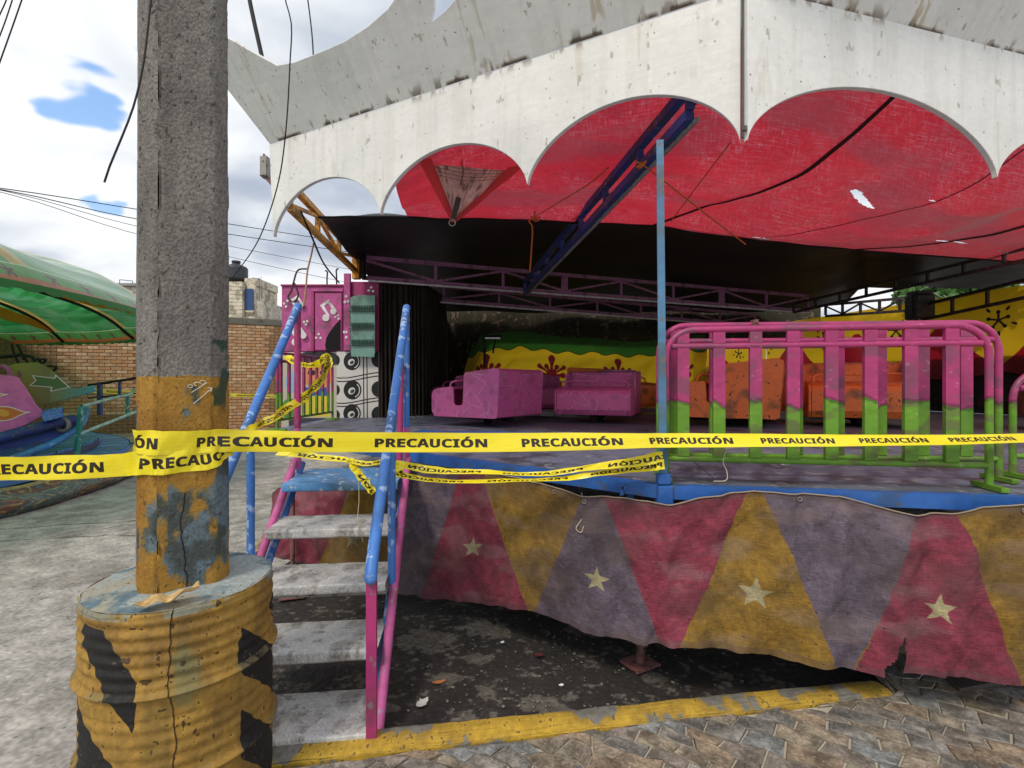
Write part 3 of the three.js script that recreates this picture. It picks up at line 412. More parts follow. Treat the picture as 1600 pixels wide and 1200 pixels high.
// ================= the stairs =================
const ST = { R0: [-0.583, 2.12], d: [-0.1045, 0.9945], l: [-0.9945, -0.1045], W: 0.73 };
const S3 = (t, s, y) => V(ST.R0[0] + t * ST.l[0] + s * ST.d[0], y, ST.R0[1] + t * ST.l[1] + s * ST.d[1]);
{
  const g = thing('metal_stairs', 'steep metal stairs with silver treads and blue and pink pipe handrails', 'stairs');
  const dp = (() => { const N = 512; const h = (u, v) => { const x = u * 16, y = v * 16; const i = Math.floor(x), j = Math.floor(y), fx = x - i - 0.5, fy = y - j - 0.5; const a = (i + j) & 1 ? 0.785 : -0.785; const p = fx * Math.cos(a) + fy * Math.sin(a), q = -fx * Math.sin(a) + fy * Math.cos(a); return sst(1, 0.6, Math.hypot(p / 0.52, q / 0.15)); }; return [tex(N, N, (u, v) => { const k = h(u, v), n = fbm(u, v, 6, 5, 141), f = fbm(u, v, 50, 3, 142), w = sst(0.4, 0.7, n); let c = mix3([0.80, 0.80, 0.79], [0.66, 0.65, 0.63], w).map((q) => q * (0.88 + 0.24 * f + 0.06 * k)); return mix3(c, [0.42, 0.40, 0.37], 0.5 * sst(0.6, 0.75, fbm(u, v, 9, 4, 143)) * (1 - 0.5 * k)); }), tex(N, N, (u, v) => { const k = 0.2 + 0.7 * h(u, v) + 0.1 * fbm(u, v, 50, 3, 142); return [k, k, k]; }, false)]; })();
  dp[0].repeat.set(2.4, 2.4); dp[1].repeat.set(2.4, 2.4);
  const alu = new THREE.MeshStandardMaterial({ map: dp[0], roughness: 0.55, metalness: 0.25, bumpMap: dp[1], bumpScale: 0.0025 });
  const bt = paint(0x4f86b8, { chip: 0xa9b4bc, chips: 0.17, grime: 0.4, rough: 0.55 });
  const ry = Math.atan2(-ST.l[1], -ST.l[0]);
  for (let k = 0; k < 5; k++) {
    const dep = k === 4 ? 0.58 : 0.33, y = 0.15 + 0.21 * k, s = 0.27 * k, n = 24;
    // tread with a rolled, slightly dented nose
    const prof = [[0.035, -0.05], [0.006, -0.05], [-0.002, -0.04], [0, -0.006], [0.008, 0], [0.05, 0.001], [dep - 0.004, 0], [dep, -0.005], [dep, -0.035], [dep - 0.02, -0.035]];
    const tg = sheet(n, prof.length - 1, (u, v) => { const [a, b] = prof[Math.round(v * (prof.length - 1))]; return S3(0.018 + u * (ST.W - 0.036), s + a + 0.005 * (nz(u * 7 + k * 9, a * 8, 3, 145) - 0.5), y + b + 0.006 * (nz(u * 5 + k * 5, a * 6, 3, 146) - 0.5)); }, (u, v) => { const [a, b] = prof[Math.round(v * (prof.length - 1))]; return [u * ST.W + k * 0.37, a - b + k * 0.21]; });
    tg.computeVertexNormals(); const tr = obj('tread', boxFlat(tg), k === 4 ? bt : alu, g); if (k === 4) tr.userData.label = 'blue painted top landing tread';
  }
  for (const t of [0, ST.W]) {
    const side = t ? 0.012 : -0.012;
    obj('stringer', pipe(S3(t + side, 0.02, 0.03), S3(t + side, 1.43, 1.08), 0.024), M.pink, g);
    obj('stringer', pipe(S3(t - side, 0.10, 0.02), S3(t - side, 1.52, 1.05), 0.022), M.railBlue, g);
    // lower half of the balustrade: pink post, then the handrail
    obj('post', bar(S3(t, 0.01, 0.022), S3(t, 0.012, 0.82), 0.042, 0.03), M.magenta, g);
    const p1 = obj('post', pipe(S3(t, 0.66, 0.52), S3(t, 0.66, 1.38), 0.021), M.railBlue, g);
    obj('post', pipe(S3(t, 1.45, 1.3), S3(t, 1.45, 2.1), 0.022), t ? M.magenta : M.railBlue, g);
    obj('post', pipe(S3(t, 1.46, 1.02), S3(t, 1.45, 1.3), 0.0225), M.pink, g);
    if (!t) obj('post', pipe(S3(0.04, 1.36, 1.0), S3(0.03, 1.40, 1.75), 0.02), M.magenta, g);
    const hr = obj('handrail', tube([S3(t, -0.01, 0.80), S3(t, 0.005, 0.83), S3(t, 0.05, 0.885), S3(t, 0.7, 1.455), S3(t, 1.40, 2.075), S3(t, 1.46, 2.13)], 0.026, 60, 14), M.railBlue, g);
    obj('end_cap', new THREE.SphereGeometry(0.027, 12, 8).translate(...S3(t, -0.011, 0.80).toArray()), M.railBlue, hr);
    obj('end_cap', new THREE.SphereGeometry(0.027, 12, 8).translate(...S3(t, 1.46, 2.13).toArray()), M.railBlue, hr);
  }
  obj('cross_brace', bar(S3(0.02, 0.62, 0.5), S3(ST.W - 0.02, 0.62, 0.5), 0.03), M.steel, g);
  settle(g);
}
function boxFlat(g) { return g; }

// ================= the ride platform =================
const DECK = 1.1;
const deckPoly = [[0.76, 2.58], [3.3, 2.15], [8.2, 5.2], [8.2, 13.2], [-2.3, 13.2], [-2.62, 7.4], [-2.58, 5.3], [-1.85, 4.72]];
function clip(poly, x0, x1, z0, z1) {
  const cut = (P, f, ip) => { const o = []; for (let i = 0; i < P.length; i++) { const a = P[i], b = P[(i + 1) % P.length], fa = f(a), fb = f(b); if (fa >= 0) o.push(a); if (fa * fb < 0) { const t = fa / (fa - fb); o.push([lerp(a[0], b[0], t), lerp(a[1], b[1], t)]); } } return o; };
  let P = poly; P = cut(P, (p) => p[0] - x0); if (P.length) P = cut(P, (p) => x1 - p[0]); if (P.length) P = cut(P, (p) => p[1] - z0); if (P.length) P = cut(P, (p) => z1 - p[1]); return P;
}
{
  const g = thing('ride_platform', 'blue edged raised ride floor of worn metal plates', 'platform');
  const floorM = [0x6a7288, 0x646a7c, 0x70768c, 0x606878].map((c) => paint(c, { chip: 0x8e8c92, chips: 0.16, grime: 0.55, dirt: 0x3a3638, rough: 0.5, size: 1.4, bump: 0.003 }));
  // plates laid along the front edge
  const a = -0.168, ca = Math.cos(a), sa = Math.sin(a), toL = ([x, z]) => [x * ca + z * sa, -x * sa + z * ca], toW = ([x, z]) => [x * ca - z * sa, x * sa + z * ca];
  const P = deckPoly.map(toL); const R = rng(8);
  for (let i = -6; i < 6; i++) for (let j = 0; j < 10; j++) {
    const x0 = i * 1.9 + (j & 1 ? 0.6 : 0), z0 = 1.6 + j * 1.24, c = clip(P, x0 + 0.004, x0 + 1.896, z0 + 0.004, z0 + 1.236); if (c.length < 3) continue;
    const s = shape(c.map(toW).map(([x, z]) => [x, z])); let pg = new THREE.ExtrudeGeometry(s, { depth: 0.02, bevelEnabled: false }); pg.rotateX(-Math.PI / 2).translate(0, -0.02, 0);
    pg = boxUV(pg); pg.translate(0, DECK + 0.003 * R(), 0); pg.index || 0; pg.computeVertexNormals(); const wc = c.map(toW).reduce((q, p) => [q[0] + p[0] / c.length, q[1] + p[1] / c.length], [0, 0]), pick = Math.floor(R() * 4); obj('floor_plate', pg, wc[0] < 0.0 && wc[1] < 5 ? M.blue : floorM[pick], g);
  }
  // support frame just below the plates, so that no light leaks between them
  const under = new THREE.ExtrudeGeometry(shape(deckPoly.map(([x, z]) => [lerp(2.8, x, 0.985), lerp(7.5, z, 0.985)])), { depth: 0.02, bevelEnabled: false }).rotateX(-Math.PI / 2); under.translate(0, DECK - 0.044, 0); under.computeVertexNormals();
  obj('underframe', boxUV(under), M.navy, g);
  const edge = (p, q, n = 'edge_beam') => { const d = Math.hypot(q[0] - p[0], q[1] - p[1]), ux = (q[0] - p[0]) / d, uz = (q[1] - p[1]) / d; const e = 0.0; return obj(n, bar(V(p[0] + ux * e, DECK - 0.034, p[1] + uz * e), V(q[0] - ux * e, DECK - 0.034, q[1] - uz * e), 0.05, 0.068, 0.004), M.blue, g); };
  const o = (p, k) => [p[0], p[1] - k];
  edge([0.76, 2.55], [3.3, 2.12]); edge([-1.85, 4.68], [0.74, 2.56]); edge([-2.61, 5.3], [-1.87, 4.70]); edge([-2.65, 7.4], [-2.61, 5.32]); edge([3.32, 2.13], [8.2, 5.16]);
  obj('corner_bracket', box(0.075, 0.12, 0.075, 0.755, DECK - 0.062, -2.545, 0.005), M.blue, g);
  // latch under the beam
  { const p = at(985, 762, 2.66), l = obj('latch', merge([box(0.1, 0.022, 0.02, p.x, p.y, p.z, 0.003), box(0.02, 0.06, 0.02, p.x - 0.045, p.y - 0.01, p.z, 0.003), box(0.034, 0.07, 0.02, p.x + 0.006, p.y - 0.03, p.z - 0.022, 0.003)]), M.blue, g); }
  // joists and jack stands
  for (const [x, z] of [[-1.2, 4.5], [0.4, 3.6], [2.2, 3.1]]) obj('joist', bar(V(x, DECK - 0.09, z), V(x + 1.6, DECK - 0.09, z + 7), 0.08, 0.1), M.navy, g);
  for (const [x, z, s, ro] of [[0.715, 2.86, 1, 0.5], [-1.62, 3.78, 1, 0.3], [2.9, 2.9, 1, 0.2], [-0.2, 5.2, 1, 0.1], [2.2, 5.6, 1, 0]]) {
    const j = obj('jack_stand', merge([pipe(V(x, 0.05, z), V(x, 0.26, z), 0.024), pipe(V(x, 0.26, z), V(x, DECK - 0.06, z), 0.017), pipe(V(x, 0.245, z), V(x, 0.265, z), 0.029)]), M.rust, g);
    obj('foot_plate', box(0.17, 0.012, 0.15, 0, 0, 0, 0.003).rotateY(ro).translate(x, 0.042, -z), M.rust, j);
  }
  settle(g);
}
// ---------- painted cloth skirt below the platform ----------
{
  const T = [[430, 768, 866, 4.45], [440, 760, 868, 4.3], [500, 752, 885, 4.05], [545, 748, 905, 3.87], [640, 737, 925, 3.66], [700, 733, 930, 3.52], [760, 733, 938, 3.28], [830, 750, 946, 3.0], [870, 761, 960, 2.9], [907, 772, 974, 2.83], [917, 772, 976, 2.81], [980, 777, 990, 2.66], [1037, 785, 1001, 2.51], [1100, 774, 1003, 2.49], [1170, 766, 1015, 2.46], [1242, 770, 1024, 2.44], [1306, 774, 1034, 2.41], [1378, 794, 1043, 2.37], [1418, 802, 1040, 2.36], [1474, 800, 1046, 2.33], [1510, 786, 1052, 2.32], [1600, 782, 1050, 2.28], [1700, 786, 1056, 2.24], [1850, 790, 1060, 2.17], [2060, 796, 1064, 2.08]];
  const N = 480, cols = [], SPAN = 1630;
  for (let i = 0; i <= N; i++) { const px = lerp(430, 430 + SPAN, i / N), [yt, yb, Z] = pw(T, px); const t = at(px, yt, Z), b = at(px, yb, Z); cols.push({ px, yt, yb, Z, x: t.x, t: t.y, b: b.y }); }
  let s = 0; cols.forEach((c, i) => { if (i) s += Math.hypot(c.x - cols[i - 1].x, c.Z - cols[i - 1].Z); c.s = s; }); const Lt = s;
  const toUV = (px, py) => { const f = (px - 430) / SPAN * N, i = Math.min(N - 1, Math.max(0, Math.floor(f))), k = f - i, a = cols[i], b = cols[i + 1]; return [lerp(a.s, b.s, k) / Lt, (py - lerp(a.yt, b.yt, k)) / (lerp(a.yb, b.yb, k) - lerp(a.yt, b.yt, k))]; };
  const poly = (l) => l.map((p) => toUV(...p));
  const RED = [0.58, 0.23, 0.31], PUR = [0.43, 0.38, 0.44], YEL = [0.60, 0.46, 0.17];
  const parts = [[RED, [[420, 700], [560, 740], [490, 900], [420, 900]]], [YEL, [[560, 735], [490, 905], [634, 940]]], [PUR, [[562, 700], [730, 700], [730, 752], [652, 945], [636, 945]]], [RED, [[728, 700], [757, 700], [758, 752], [830, 960], [650, 960]]], [YEL, [[758, 700], [912, 760], [828, 955]]], [PUR, [[911, 760], [936, 760], [1034, 1015], [828, 970]]], [RED, [[936, 760], [1166, 740], [1166, 766], [1046, 1020], [1033, 1015]]], [YEL, [[1166, 755], [1175, 755], [1304, 1050], [1048, 1020]]], [PUR, [[1175, 740], [1418, 780], [1418, 802], [1312, 1060], [1304, 1060]]], [RED, [[1418, 790], [1474, 790], [1568, 1070], [1312, 1070]]], [YEL, [[1474, 760], [1660, 760], [1592, 1030], [1566, 1060]]], [PUR, [[1660, 760], [1740, 760], [1800, 1080], [1568, 1080]]], [RED, [[1740, 760], [1860, 760], [1960, 1090], [1800, 1090]]], [PUR, [[1960, 760], [2080, 760], [2080, 1090], [2010, 1090]]]].map(([c, p]) => [c, poly(p)]);
  const stars = [[740, 850, 17], [928, 896, 19], [1172, 920, 25], [1446, 940, 23], [556, 838, 14]].map(([x, y, r]) => { const o = []; for (let k = 0; k < 10; k++) { const a = k * Math.PI / 5 - Math.PI / 2 + 0.06, q = k & 1 ? r * 0.4 : r; o.push([x + q * Math.cos(a), y + q * Math.sin(a)]); } return poly(o); });
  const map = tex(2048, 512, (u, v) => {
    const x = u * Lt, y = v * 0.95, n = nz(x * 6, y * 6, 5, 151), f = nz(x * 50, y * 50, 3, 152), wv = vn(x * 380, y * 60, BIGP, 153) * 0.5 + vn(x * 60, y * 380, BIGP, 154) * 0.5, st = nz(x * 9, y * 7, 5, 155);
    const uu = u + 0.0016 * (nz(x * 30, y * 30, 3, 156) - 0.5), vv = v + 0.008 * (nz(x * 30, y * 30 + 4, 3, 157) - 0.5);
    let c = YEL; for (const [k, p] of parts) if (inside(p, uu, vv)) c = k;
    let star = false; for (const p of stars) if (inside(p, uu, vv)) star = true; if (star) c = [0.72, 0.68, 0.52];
    c = c.map((q) => q * (0.62 + 0.22 * n + 0.26 * f + 0.3 * (wv - 0.5)));  // all cloth colours dimmed, putting the shade under the canopy into them
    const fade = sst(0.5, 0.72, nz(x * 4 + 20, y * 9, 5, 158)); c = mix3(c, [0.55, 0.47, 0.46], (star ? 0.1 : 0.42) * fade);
    c = mix3(c, [0.24, 0.20, 0.20], 0.22 * sst(0.52, 0.72, st)); c = mix3(c, [0.30, 0.24, 0.22], 0.35 * sst(0.5, 0.68, nz(x * 2.2 + 3, y * 3, 5, 150)));  // dirt patches, strengthened to help darken the shaded cloth
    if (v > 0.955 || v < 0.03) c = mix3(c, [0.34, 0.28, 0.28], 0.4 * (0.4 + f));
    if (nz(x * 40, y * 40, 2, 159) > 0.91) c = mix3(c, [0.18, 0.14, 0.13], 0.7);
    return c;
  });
  const tear = [[1392, 978], [1399, 1010], [1402, 1050], [1358, 1052], [1364, 1028], [1384, 1020], [1386, 1000]].map((p) => toUV(...p));
  const fold = (x, v) => {           // gathers at the tie points, diagonal drags, gentle belly
    const at0 = [[0.9, 0.12], [1.55, 0.1], [2.05, 0.12], [2.7, 0.09], [3.2, 0.12], [3.75, 0.1], [4.3, 0.1]];
    let o = 0.05 * Math.sin(Math.PI * Math.min(1, v * 0.9)) * (nz(x * 1.6, 5, 2, 161)); for (const [c, w] of at0) { const d = (x - c); o -= 0.028 * Math.exp(-((d / (w * (0.4 + v))) ** 2)) * (1 - 0.6 * v); }
    o += 0.075 * (nz(x * 4.5 + v * 1.4, v * 1.6, 3, 162) - 0.5) + 0.035 * (nz(x * 13 - v * 3, v * 5, 2, 163) - 0.5) + 0.02 * Math.sin(x * 24 + 4 * v) * nz(x * 2, 1, 2, 164); o += 0.05 * Math.abs(nz(x * 5 + v * 2.2, v * 2.4 + x, 3, 166) - 0.5) + 0.03 * Math.abs(nz(x * 11 - v * 4, v * 4 + 2, 2, 167) - 0.5); return o;
  };
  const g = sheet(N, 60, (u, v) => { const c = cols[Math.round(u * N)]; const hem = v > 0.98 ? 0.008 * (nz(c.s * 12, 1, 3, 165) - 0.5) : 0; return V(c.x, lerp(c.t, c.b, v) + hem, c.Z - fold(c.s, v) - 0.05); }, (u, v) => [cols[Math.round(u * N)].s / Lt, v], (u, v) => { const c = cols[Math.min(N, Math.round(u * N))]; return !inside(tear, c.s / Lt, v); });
  const bm = tex(512, 512, (u, v) => { const k = 0.3 * (vn(u * 200, v * 40, 200, 5) + vn(u * 40, v * 200, 200, 6)) + 0.4 * fbm(u, v, 10, 4, 7); return [k, k, k]; }, false); bm.repeat.set(5, 1);
  const sk = thing('painted_skirt', 'faded cloth skirt painted with red, purple and yellow triangles and pale stars', 'skirt');
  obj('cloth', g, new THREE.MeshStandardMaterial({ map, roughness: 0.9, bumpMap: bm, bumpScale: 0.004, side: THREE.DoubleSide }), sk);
  const ropeP = []; for (let i = 98; i <= N; i += 3) { const c = cols[i]; ropeP.push(V(c.x, c.t + 0.004, c.Z - fold(c.s, 0) - 0.054)); } obj('hem_cord', tube(ropeP, 0.0035, 260, 5), flat(0x9a8a78, 0.95), sk);
  for (const px of [866, 909, 1242, 1570]) { const c = cols[Math.round((px - 430) / SPAN * N)]; obj('eyelet', new THREE.TorusGeometry(0.009, 0.003, 6, 14).translate(c.x, c.t - 0.02, -(c.Z - fold(c.s, 0.03)) + 0.055), M.steel, sk); }
  settle(sk);
  // white cord dangling at the join
  single('cord', tube([at(909, 770, 2.78), at(911, 790, 2.77), at(908, 812, 2.76), at(900, 826, 2.75), at(908, 832, 2.75), at(912, 822, 2.75)], 0.0024, 40, 5), M.string, 'thin pale cord dangling over the yellow and purple skirt panels', 'cord');
}
// ---------- post at the platform corner ----------
{
  const p = thing('blue_post', 'slim blue square post rising from the platform corner to the roof truss', 'post');
  obj('shaft', bar(V(0.752, DECK - 0.02, 2.548), at(1031, 221, 2.85), 0.038, 0.038, 0.003), M.postBlue, p);
  obj('sleeve', box(0.06, 0.05, 0.06, 0.752, DECK + 0.03, -2.548, 0.004), M.blue, p); settle(p);
}
// ---------- canopy fascia ----------
const darkSteel0 = paint(0x55504c, { grime: 0.5 });
const CO = [1.326, 2.947];
const fasc = (n, s0, wear) => tex(1024, 512, (u, v) => {
  const x = u * 4.6, y = v * 1.1, n1 = nz(x * 3 + s0, y * 3, 5, 171), f = nz(x * 40 + s0, y * 40, 3, 172), st = nz(x * 18 + s0, y * 1.5, 4, 173);
  let c = n.map((q) => q * (0.93 + 0.1 * n1 + 0.05 * f)); c = mix3(c, [0.62, 0.60, 0.54], 0.1 * sst(0.5, 0.75, st));
  const sc = nz(x * 26 + s0, y * 14, 4, 174); if (sc > 0.76) c = mix3(c, [0.55, 0.52, 0.46], 0.5 * sst(0.76, 0.82, sc));
  const sp = nz(x * 34 + s0, y * 34, 2, 175); if (sp > 0.93) c = mix3(c, [0.2, 0.17, 0.14], 0.8);
  const e = wear === 'top' ? 0.9 - y : y; const rr2 = sst(0.035, 0.0, e) * sst(0.46, 0.6, nz(x * 9 + s0, 3, 4, 176)) + 0.5 * sst(0.1, 0, e) * sst(0.62, 0.7, nz(x * 16 + s0, y * 5, 4, 177)); c = mix3(c, [0.26, 0.20, 0.14], Math.min(0.85, rr2));
  const rs = (wear === 'top' ? 0.2 : 0.6) * sst(0.68, 0.77, nz(x * 7 + s0 + 40, y * 0.8, 4, 178)) * sst(0.5, 0.62, nz(x * 30 + s0, y * 6, 3, 179)); c = mix3(c, [0.52, 0.40, 0.2], 0.5 * rs);
  return c;
});
const fasMat = (n, s0, wear) => new THREE.MeshStandardMaterial({ map: fasc(n, s0, wear), roughness: 0.5, bumpMap: bumpFine, bumpScale: 0.002, side: THREE.DoubleSide });
function uvScale(g, sx, sy, oy = 0, planar = false) { const uv = g.attributes.uv, p = g.attributes.position; if (planar) for (let i = 0; i < uv.count; i++) uv.setXY(i, p.getX(i), p.getY(i)); for (let i = 0; i < uv.count; i++) uv.setXY(i, uv.getX(i) * sx, (uv.getY(i) - oy) * sy); return g; }
function fascia(label, tips, u, peak, end, seed, topLine, sideOut) {
  const t = thing('canopy_fascia', label, 'canopy', 'white scalloped canopy fascia panels');
  const up = new THREE.Vector3(0, 1, 0), H0 = 3.0, HS = 3.87, s = new THREE.Shape(), first = tips[0], last = tips[tips.length - 1];
  s.moveTo(first, HS - H0); s.lineTo(last + end, HS - H0); s.lineTo(last, 0);
  for (let k = tips.length - 1; k > 0; k--) { const a = tips[k], b = tips[k - 1], m = (a + b) / 2, w = (a - b) / 2; for (let q = 1; q <= 40; q++) { const x = Math.cos((40 - q) / 40 * Math.PI); s.lineTo(m - w * x * 1, peak * Math.pow(1 - x * x, 0.62)); } }
  s.lineTo(first, HS - H0);
  const g = uvScale(new THREE.ExtrudeGeometry(s, { depth: 0.03, bevelEnabled: true, bevelThickness: 0.003, bevelSize: 0.003, bevelSegments: 1 }), 1 / 4.6, 1 / 1.1, 0, true);
  const out = u.clone().cross(up); if (out.z < 0) out.negate();
  frame(g, V(CO[0], H0, CO[1]), u, up); g.computeVertexNormals();
  const pn = obj('scalloped_panel', g, fasMat([0.90, 0.90, 0.89], seed, 'top'), t);
  // edge trim: the bent rim of each arch
  const rim = []; for (let k = tips.length - 1; k > 0; k--) { const a = tips[k], b = tips[k - 1], m = (a + b) / 2, w = (a - b) / 2, pts = []; for (let q = 0; q <= 40; q++) { const x = Math.cos(q / 40 * Math.PI) * 0.995; pts.push(V(CO[0], H0 + peak * Math.pow(Math.max(0, 1 - x * x), 0.62) + 0.004, CO[1]).addScaledVector(u, m + w * x).addScaledVector(out, u.x < 0 ? -0.026 : 0.001)); } rim.push(sheet(40, 1, (uu, vv) => pts[Math.round(uu * 40)].clone().addScaledVector(out, -0.03 * vv), null)); }
  
  const lean = up.clone().addScaledVector(out, 0.7).normalize();
  const b = new THREE.Shape(); topLine.forEach(([x, y], i) => i ? b.lineTo(x, y) : b.moveTo(x, y)); b.closePath();
  const g2 = uvScale(new THREE.ExtrudeGeometry(b, { depth: 0.024, bevelEnabled: true, bevelThickness: 0.003, bevelSize: 0.003, bevelSegments: 1 }), 1 / 4.6, 1 / 1.1, 0, true);
  frame(g2, V(CO[0], HS + 0.006, CO[1]).addScaledVector(out, 0.006), u, lean); g2.computeVertexNormals();
  obj('flared_band', g2, fasMat([0.90, 0.90, 0.89], seed + 50, 'bottom'), t);
  // back framing behind the panel
  obj('back_frame', bar(V(CO[0], HS - 0.12, CO[1]).addScaledVector(u, 0.1).addScaledVector(out, -0.09), V(CO[0], HS - 0.12, CO[1]).addScaledVector(u, last - 0.1).addScaledVector(out, -0.09), 0.05), M.steel, t);
  return settle(t);
}
const UL = V(-0.884, 0, 0.468).normalize(), UR = V(0.963, 0, 0.268).normalize();
const K = 1.1; // band height along its slope
fascia('white scalloped canopy panel left of the seam, grey wavy band above', [0.012, 1.38, 2.73, 4.05], UL, 0.42, 0.06, 1, [[0.012, 0], [4.09, 0], [4.3, 0.5 * K], [4.47, 0.93 * K], [4.36, 0.92 * K], [4.2, 0.86 * K], [3.98, 0.75 * K], [3.8, 0.62 * K], [3.6, 0.48 * K], [3.4, 0.455 * K], [3.1, 0.45 * K], [2.85, 0.45 * K], [2.58, 0.475 * K], [2.35, 0.52 * K], [2.15, 0.6 * K], [2.04, 0.68 * K], [1.97, 0.7 * K], [1.93, 0.64 * K], [1.93, 0.54 * K], [1.98, 0.43 * K], [2.05, 0.36 * K], [1.9, 0.39 * K], [1.7, 0.46 * K], [1.4, 0.55 * K], [1.0, 0.68 * K], [0.5, 0.85 * K], [0.012, 0.95 * K]]);
fascia('white scalloped canopy panel right of the seam with two wide arches', [0.012, 2.02, 4.05], UR, 0.43, 0.06, 23, [[0.012, 0], [4.09, 0], [4.3, 0.5 * K], [4.47, 0.93 * K], [4.05, 0.76 * K], [3.74, 0.5 * K], [2.9, 0.44 * K], [2.35, 0.52 * K], [1.97, 0.7 * K], [2.05, 0.36 * K], [1.4, 0.55 * K], [0.5, 0.85 * K], [0.012, 0.95 * K]]);
single('seam_strip', merge([bar(V(1.318, 3.01, 2.925), V(1.318, 3.86, 2.925), 0.012, 0.006), bar(V(1.338, 3.02, 2.96), V(1.338, 3.88, 2.96), 0.02, 0.012), box(0.028, 0.03, 0.02, 1.325, 3.06, -2.925, 0.003)]), darkSteel0, 'grey metal strip over the joint between the two white canopy panels', 'trim');
{ const f = thing('floodlight', 'small grey floodlight box fixed behind the left end of the canopy', 'floodlight'); const p = at(415, 262, 4.95); obj('housing', box(0.07, 0.19, 0.1, p.x, p.y, p.z, 0.008).rotateZ(0), M.steel, f); obj('bracket', merge([bar(p.clone().add(new THREE.Vector3(0, 0.1, 0)), p.clone().add(new THREE.Vector3(-0.02, 0.13, 0)), 0.02), bar(p.clone().add(new THREE.Vector3(0.01, -0.1, 0)), p.clone().add(new THREE.Vector3(0.1, -0.2, 0)), 0.05, 0.03)]), M.rust, f); settle(f); }

// ---------- roof sheets ----------
const inner = [[500, 338, 5.3], [637, 340, 5.32], [850, 345, 5.44], [1035, 355, 5.67], [1255, 384, 6.45], [1420, 398, 6.95], [1600, 411, 7.4], [1900, 425, 8.0]];
const innerAt = (px) => { const [y, Z] = pw(inner, px); return at(px, y, Z); };
const outL = (s, off) => V(CO[0], 3.78, CO[1]).addScaledVector(UL, s).addScaledVector(new THREE.Vector3(-0.468, 0, 0.884), -off);
const redAt = (u, v) => {
  // outer edge runs behind the fascia, inner edge along the dark roof sheet
  const sOut = lerp(-4.2, 2.74, 1 - u); const o = sOut > 0 ? V(CO[0], 3.75, CO[1]).addScaledVector(UL, sOut) : V(CO[0], 3.75, CO[1]).addScaledVector(UR, -sOut); o.z -= 0.14;
  const i = innerAt(lerp(637, 1800, u)); const p = o.lerp(i, v);
  p.y += -0.10 * Math.sin(Math.PI * v) * (0.6 + 0.7 * nz(u * 4, 1, 2, 181)) + 0.3 * (nz(u * 7 + v * 2, v * 2.6, 3, 182) - 0.5) * Math.sin(Math.PI * Math.min(1, v * 1.0)) + 0.02 * (nz(u * 20 + v * 5, v * 8, 2, 183) - 0.5); return p;
};
const redMap = tex(2048, 1024, (u, v) => {
  const x = u * 9, y = v * 4, n = nz(x * 1.6, y * 1.6, 5, 191), f = nz(x * 24, y * 24, 3, 192), w1 = 0.55 * vn(x * 190, y * 16, BIGP, 193) + 0.45 * vn(x * 90, y * 9, BIGP, 198), w2 = 0.55 * vn(x * 14, y * 190, BIGP, 194) + 0.45 * vn(x * 8, y * 90, BIGP, 199);
  let c = mix3([0.86, 0.20, 0.26], [0.80, 0.16, 0.23], n).map((q) => q * (0.9 + 0.15 * f));
  const sc = 0.5 * sst(0.5, 0.8, w1) + 0.65 * sst(0.5, 0.8, w2); c = mix3(c, [0.84, 0.50, 0.54], sc * 0.9 * sst(0.3, 0.65, nz(x * 1.1 + 5, y * 1.1, 4, 195)));
  c = mix3(c, [0.62, 0.30, 0.34], 0.55 * sst(0.45, 0.7, nz(x * 0.9 + 2, y * 1.4, 4, 196))); return c;
});
const redM = new THREE.MeshPhysicalMaterial({ map: redMap, roughness: 0.85, transmission: 0.58, thickness: 0, bumpMap: bumpFine, bumpScale: 0.003, side: THREE.DoubleSide });
{
  const t = thing('red_tarp', 'worn red roof tarpaulin sagging behind the white scalloped canopy', 'tarpaulin');
  const holes = [[0.585, 0.50, 0.017, 0.035, 0.9], [0.475, 0.965, 0.008, 0.02, 0], [0.71, 0.78, 0.008, 0.012, 0.4], [0.735, 0.8, 0.006, 0.012, 0.4], [0.80, 0.9, 0.008, 0.012, 0.4], [0.10, 0.55, 0.003, 0.006, 0], [0.675, 0.42, 0.003, 0.006, 0]];
  const g = sheet(520, 260, redAt, (u, v) => [u, v], (u, v) => !holes.some(([a, b, ru, rv, r]) => { const du = u - a, dv = v - b, x = (du * Math.cos(r) * 9 + dv * Math.sin(r) * 4), y = (-du * Math.sin(r) * 9 + dv * Math.cos(r) * 4); return Math.hypot(x / (ru * 14), y / (rv * 1.8)) < 1 + 0.5 * (nz(u * 300, v * 160, 2, 197) - 0.5); }));
  obj('sheet', g, redM, t);
  const strapM = flat(0x3a0d12, 0.9), strap = (a, b, w, n = 'seam_strap') => obj(n, sheet(60, 1, (k, q) => { const u = lerp(a[0], b[0], k), v = lerp(a[1], b[1], k) + (q - 0.5) * w; const p = redAt(u, v); p.y -= 0.012; return p; }, null), strapM, t);
  strap([0.60, 0.05], [0.33, 0.97], 0.022); strap([0.80, 0.1], [0.46, 0.98], 0.006); strap([0.40, 0.05], [0.22, 0.97], 0.006); strap([0.98, 0.35], [0.60, 0.97], 0.022); strap([0.10, 0.3], [0.06, 1], 0.02); strap([0.24, 0.05], [0.16, 0.35], 0.05);
  settle(t);
}
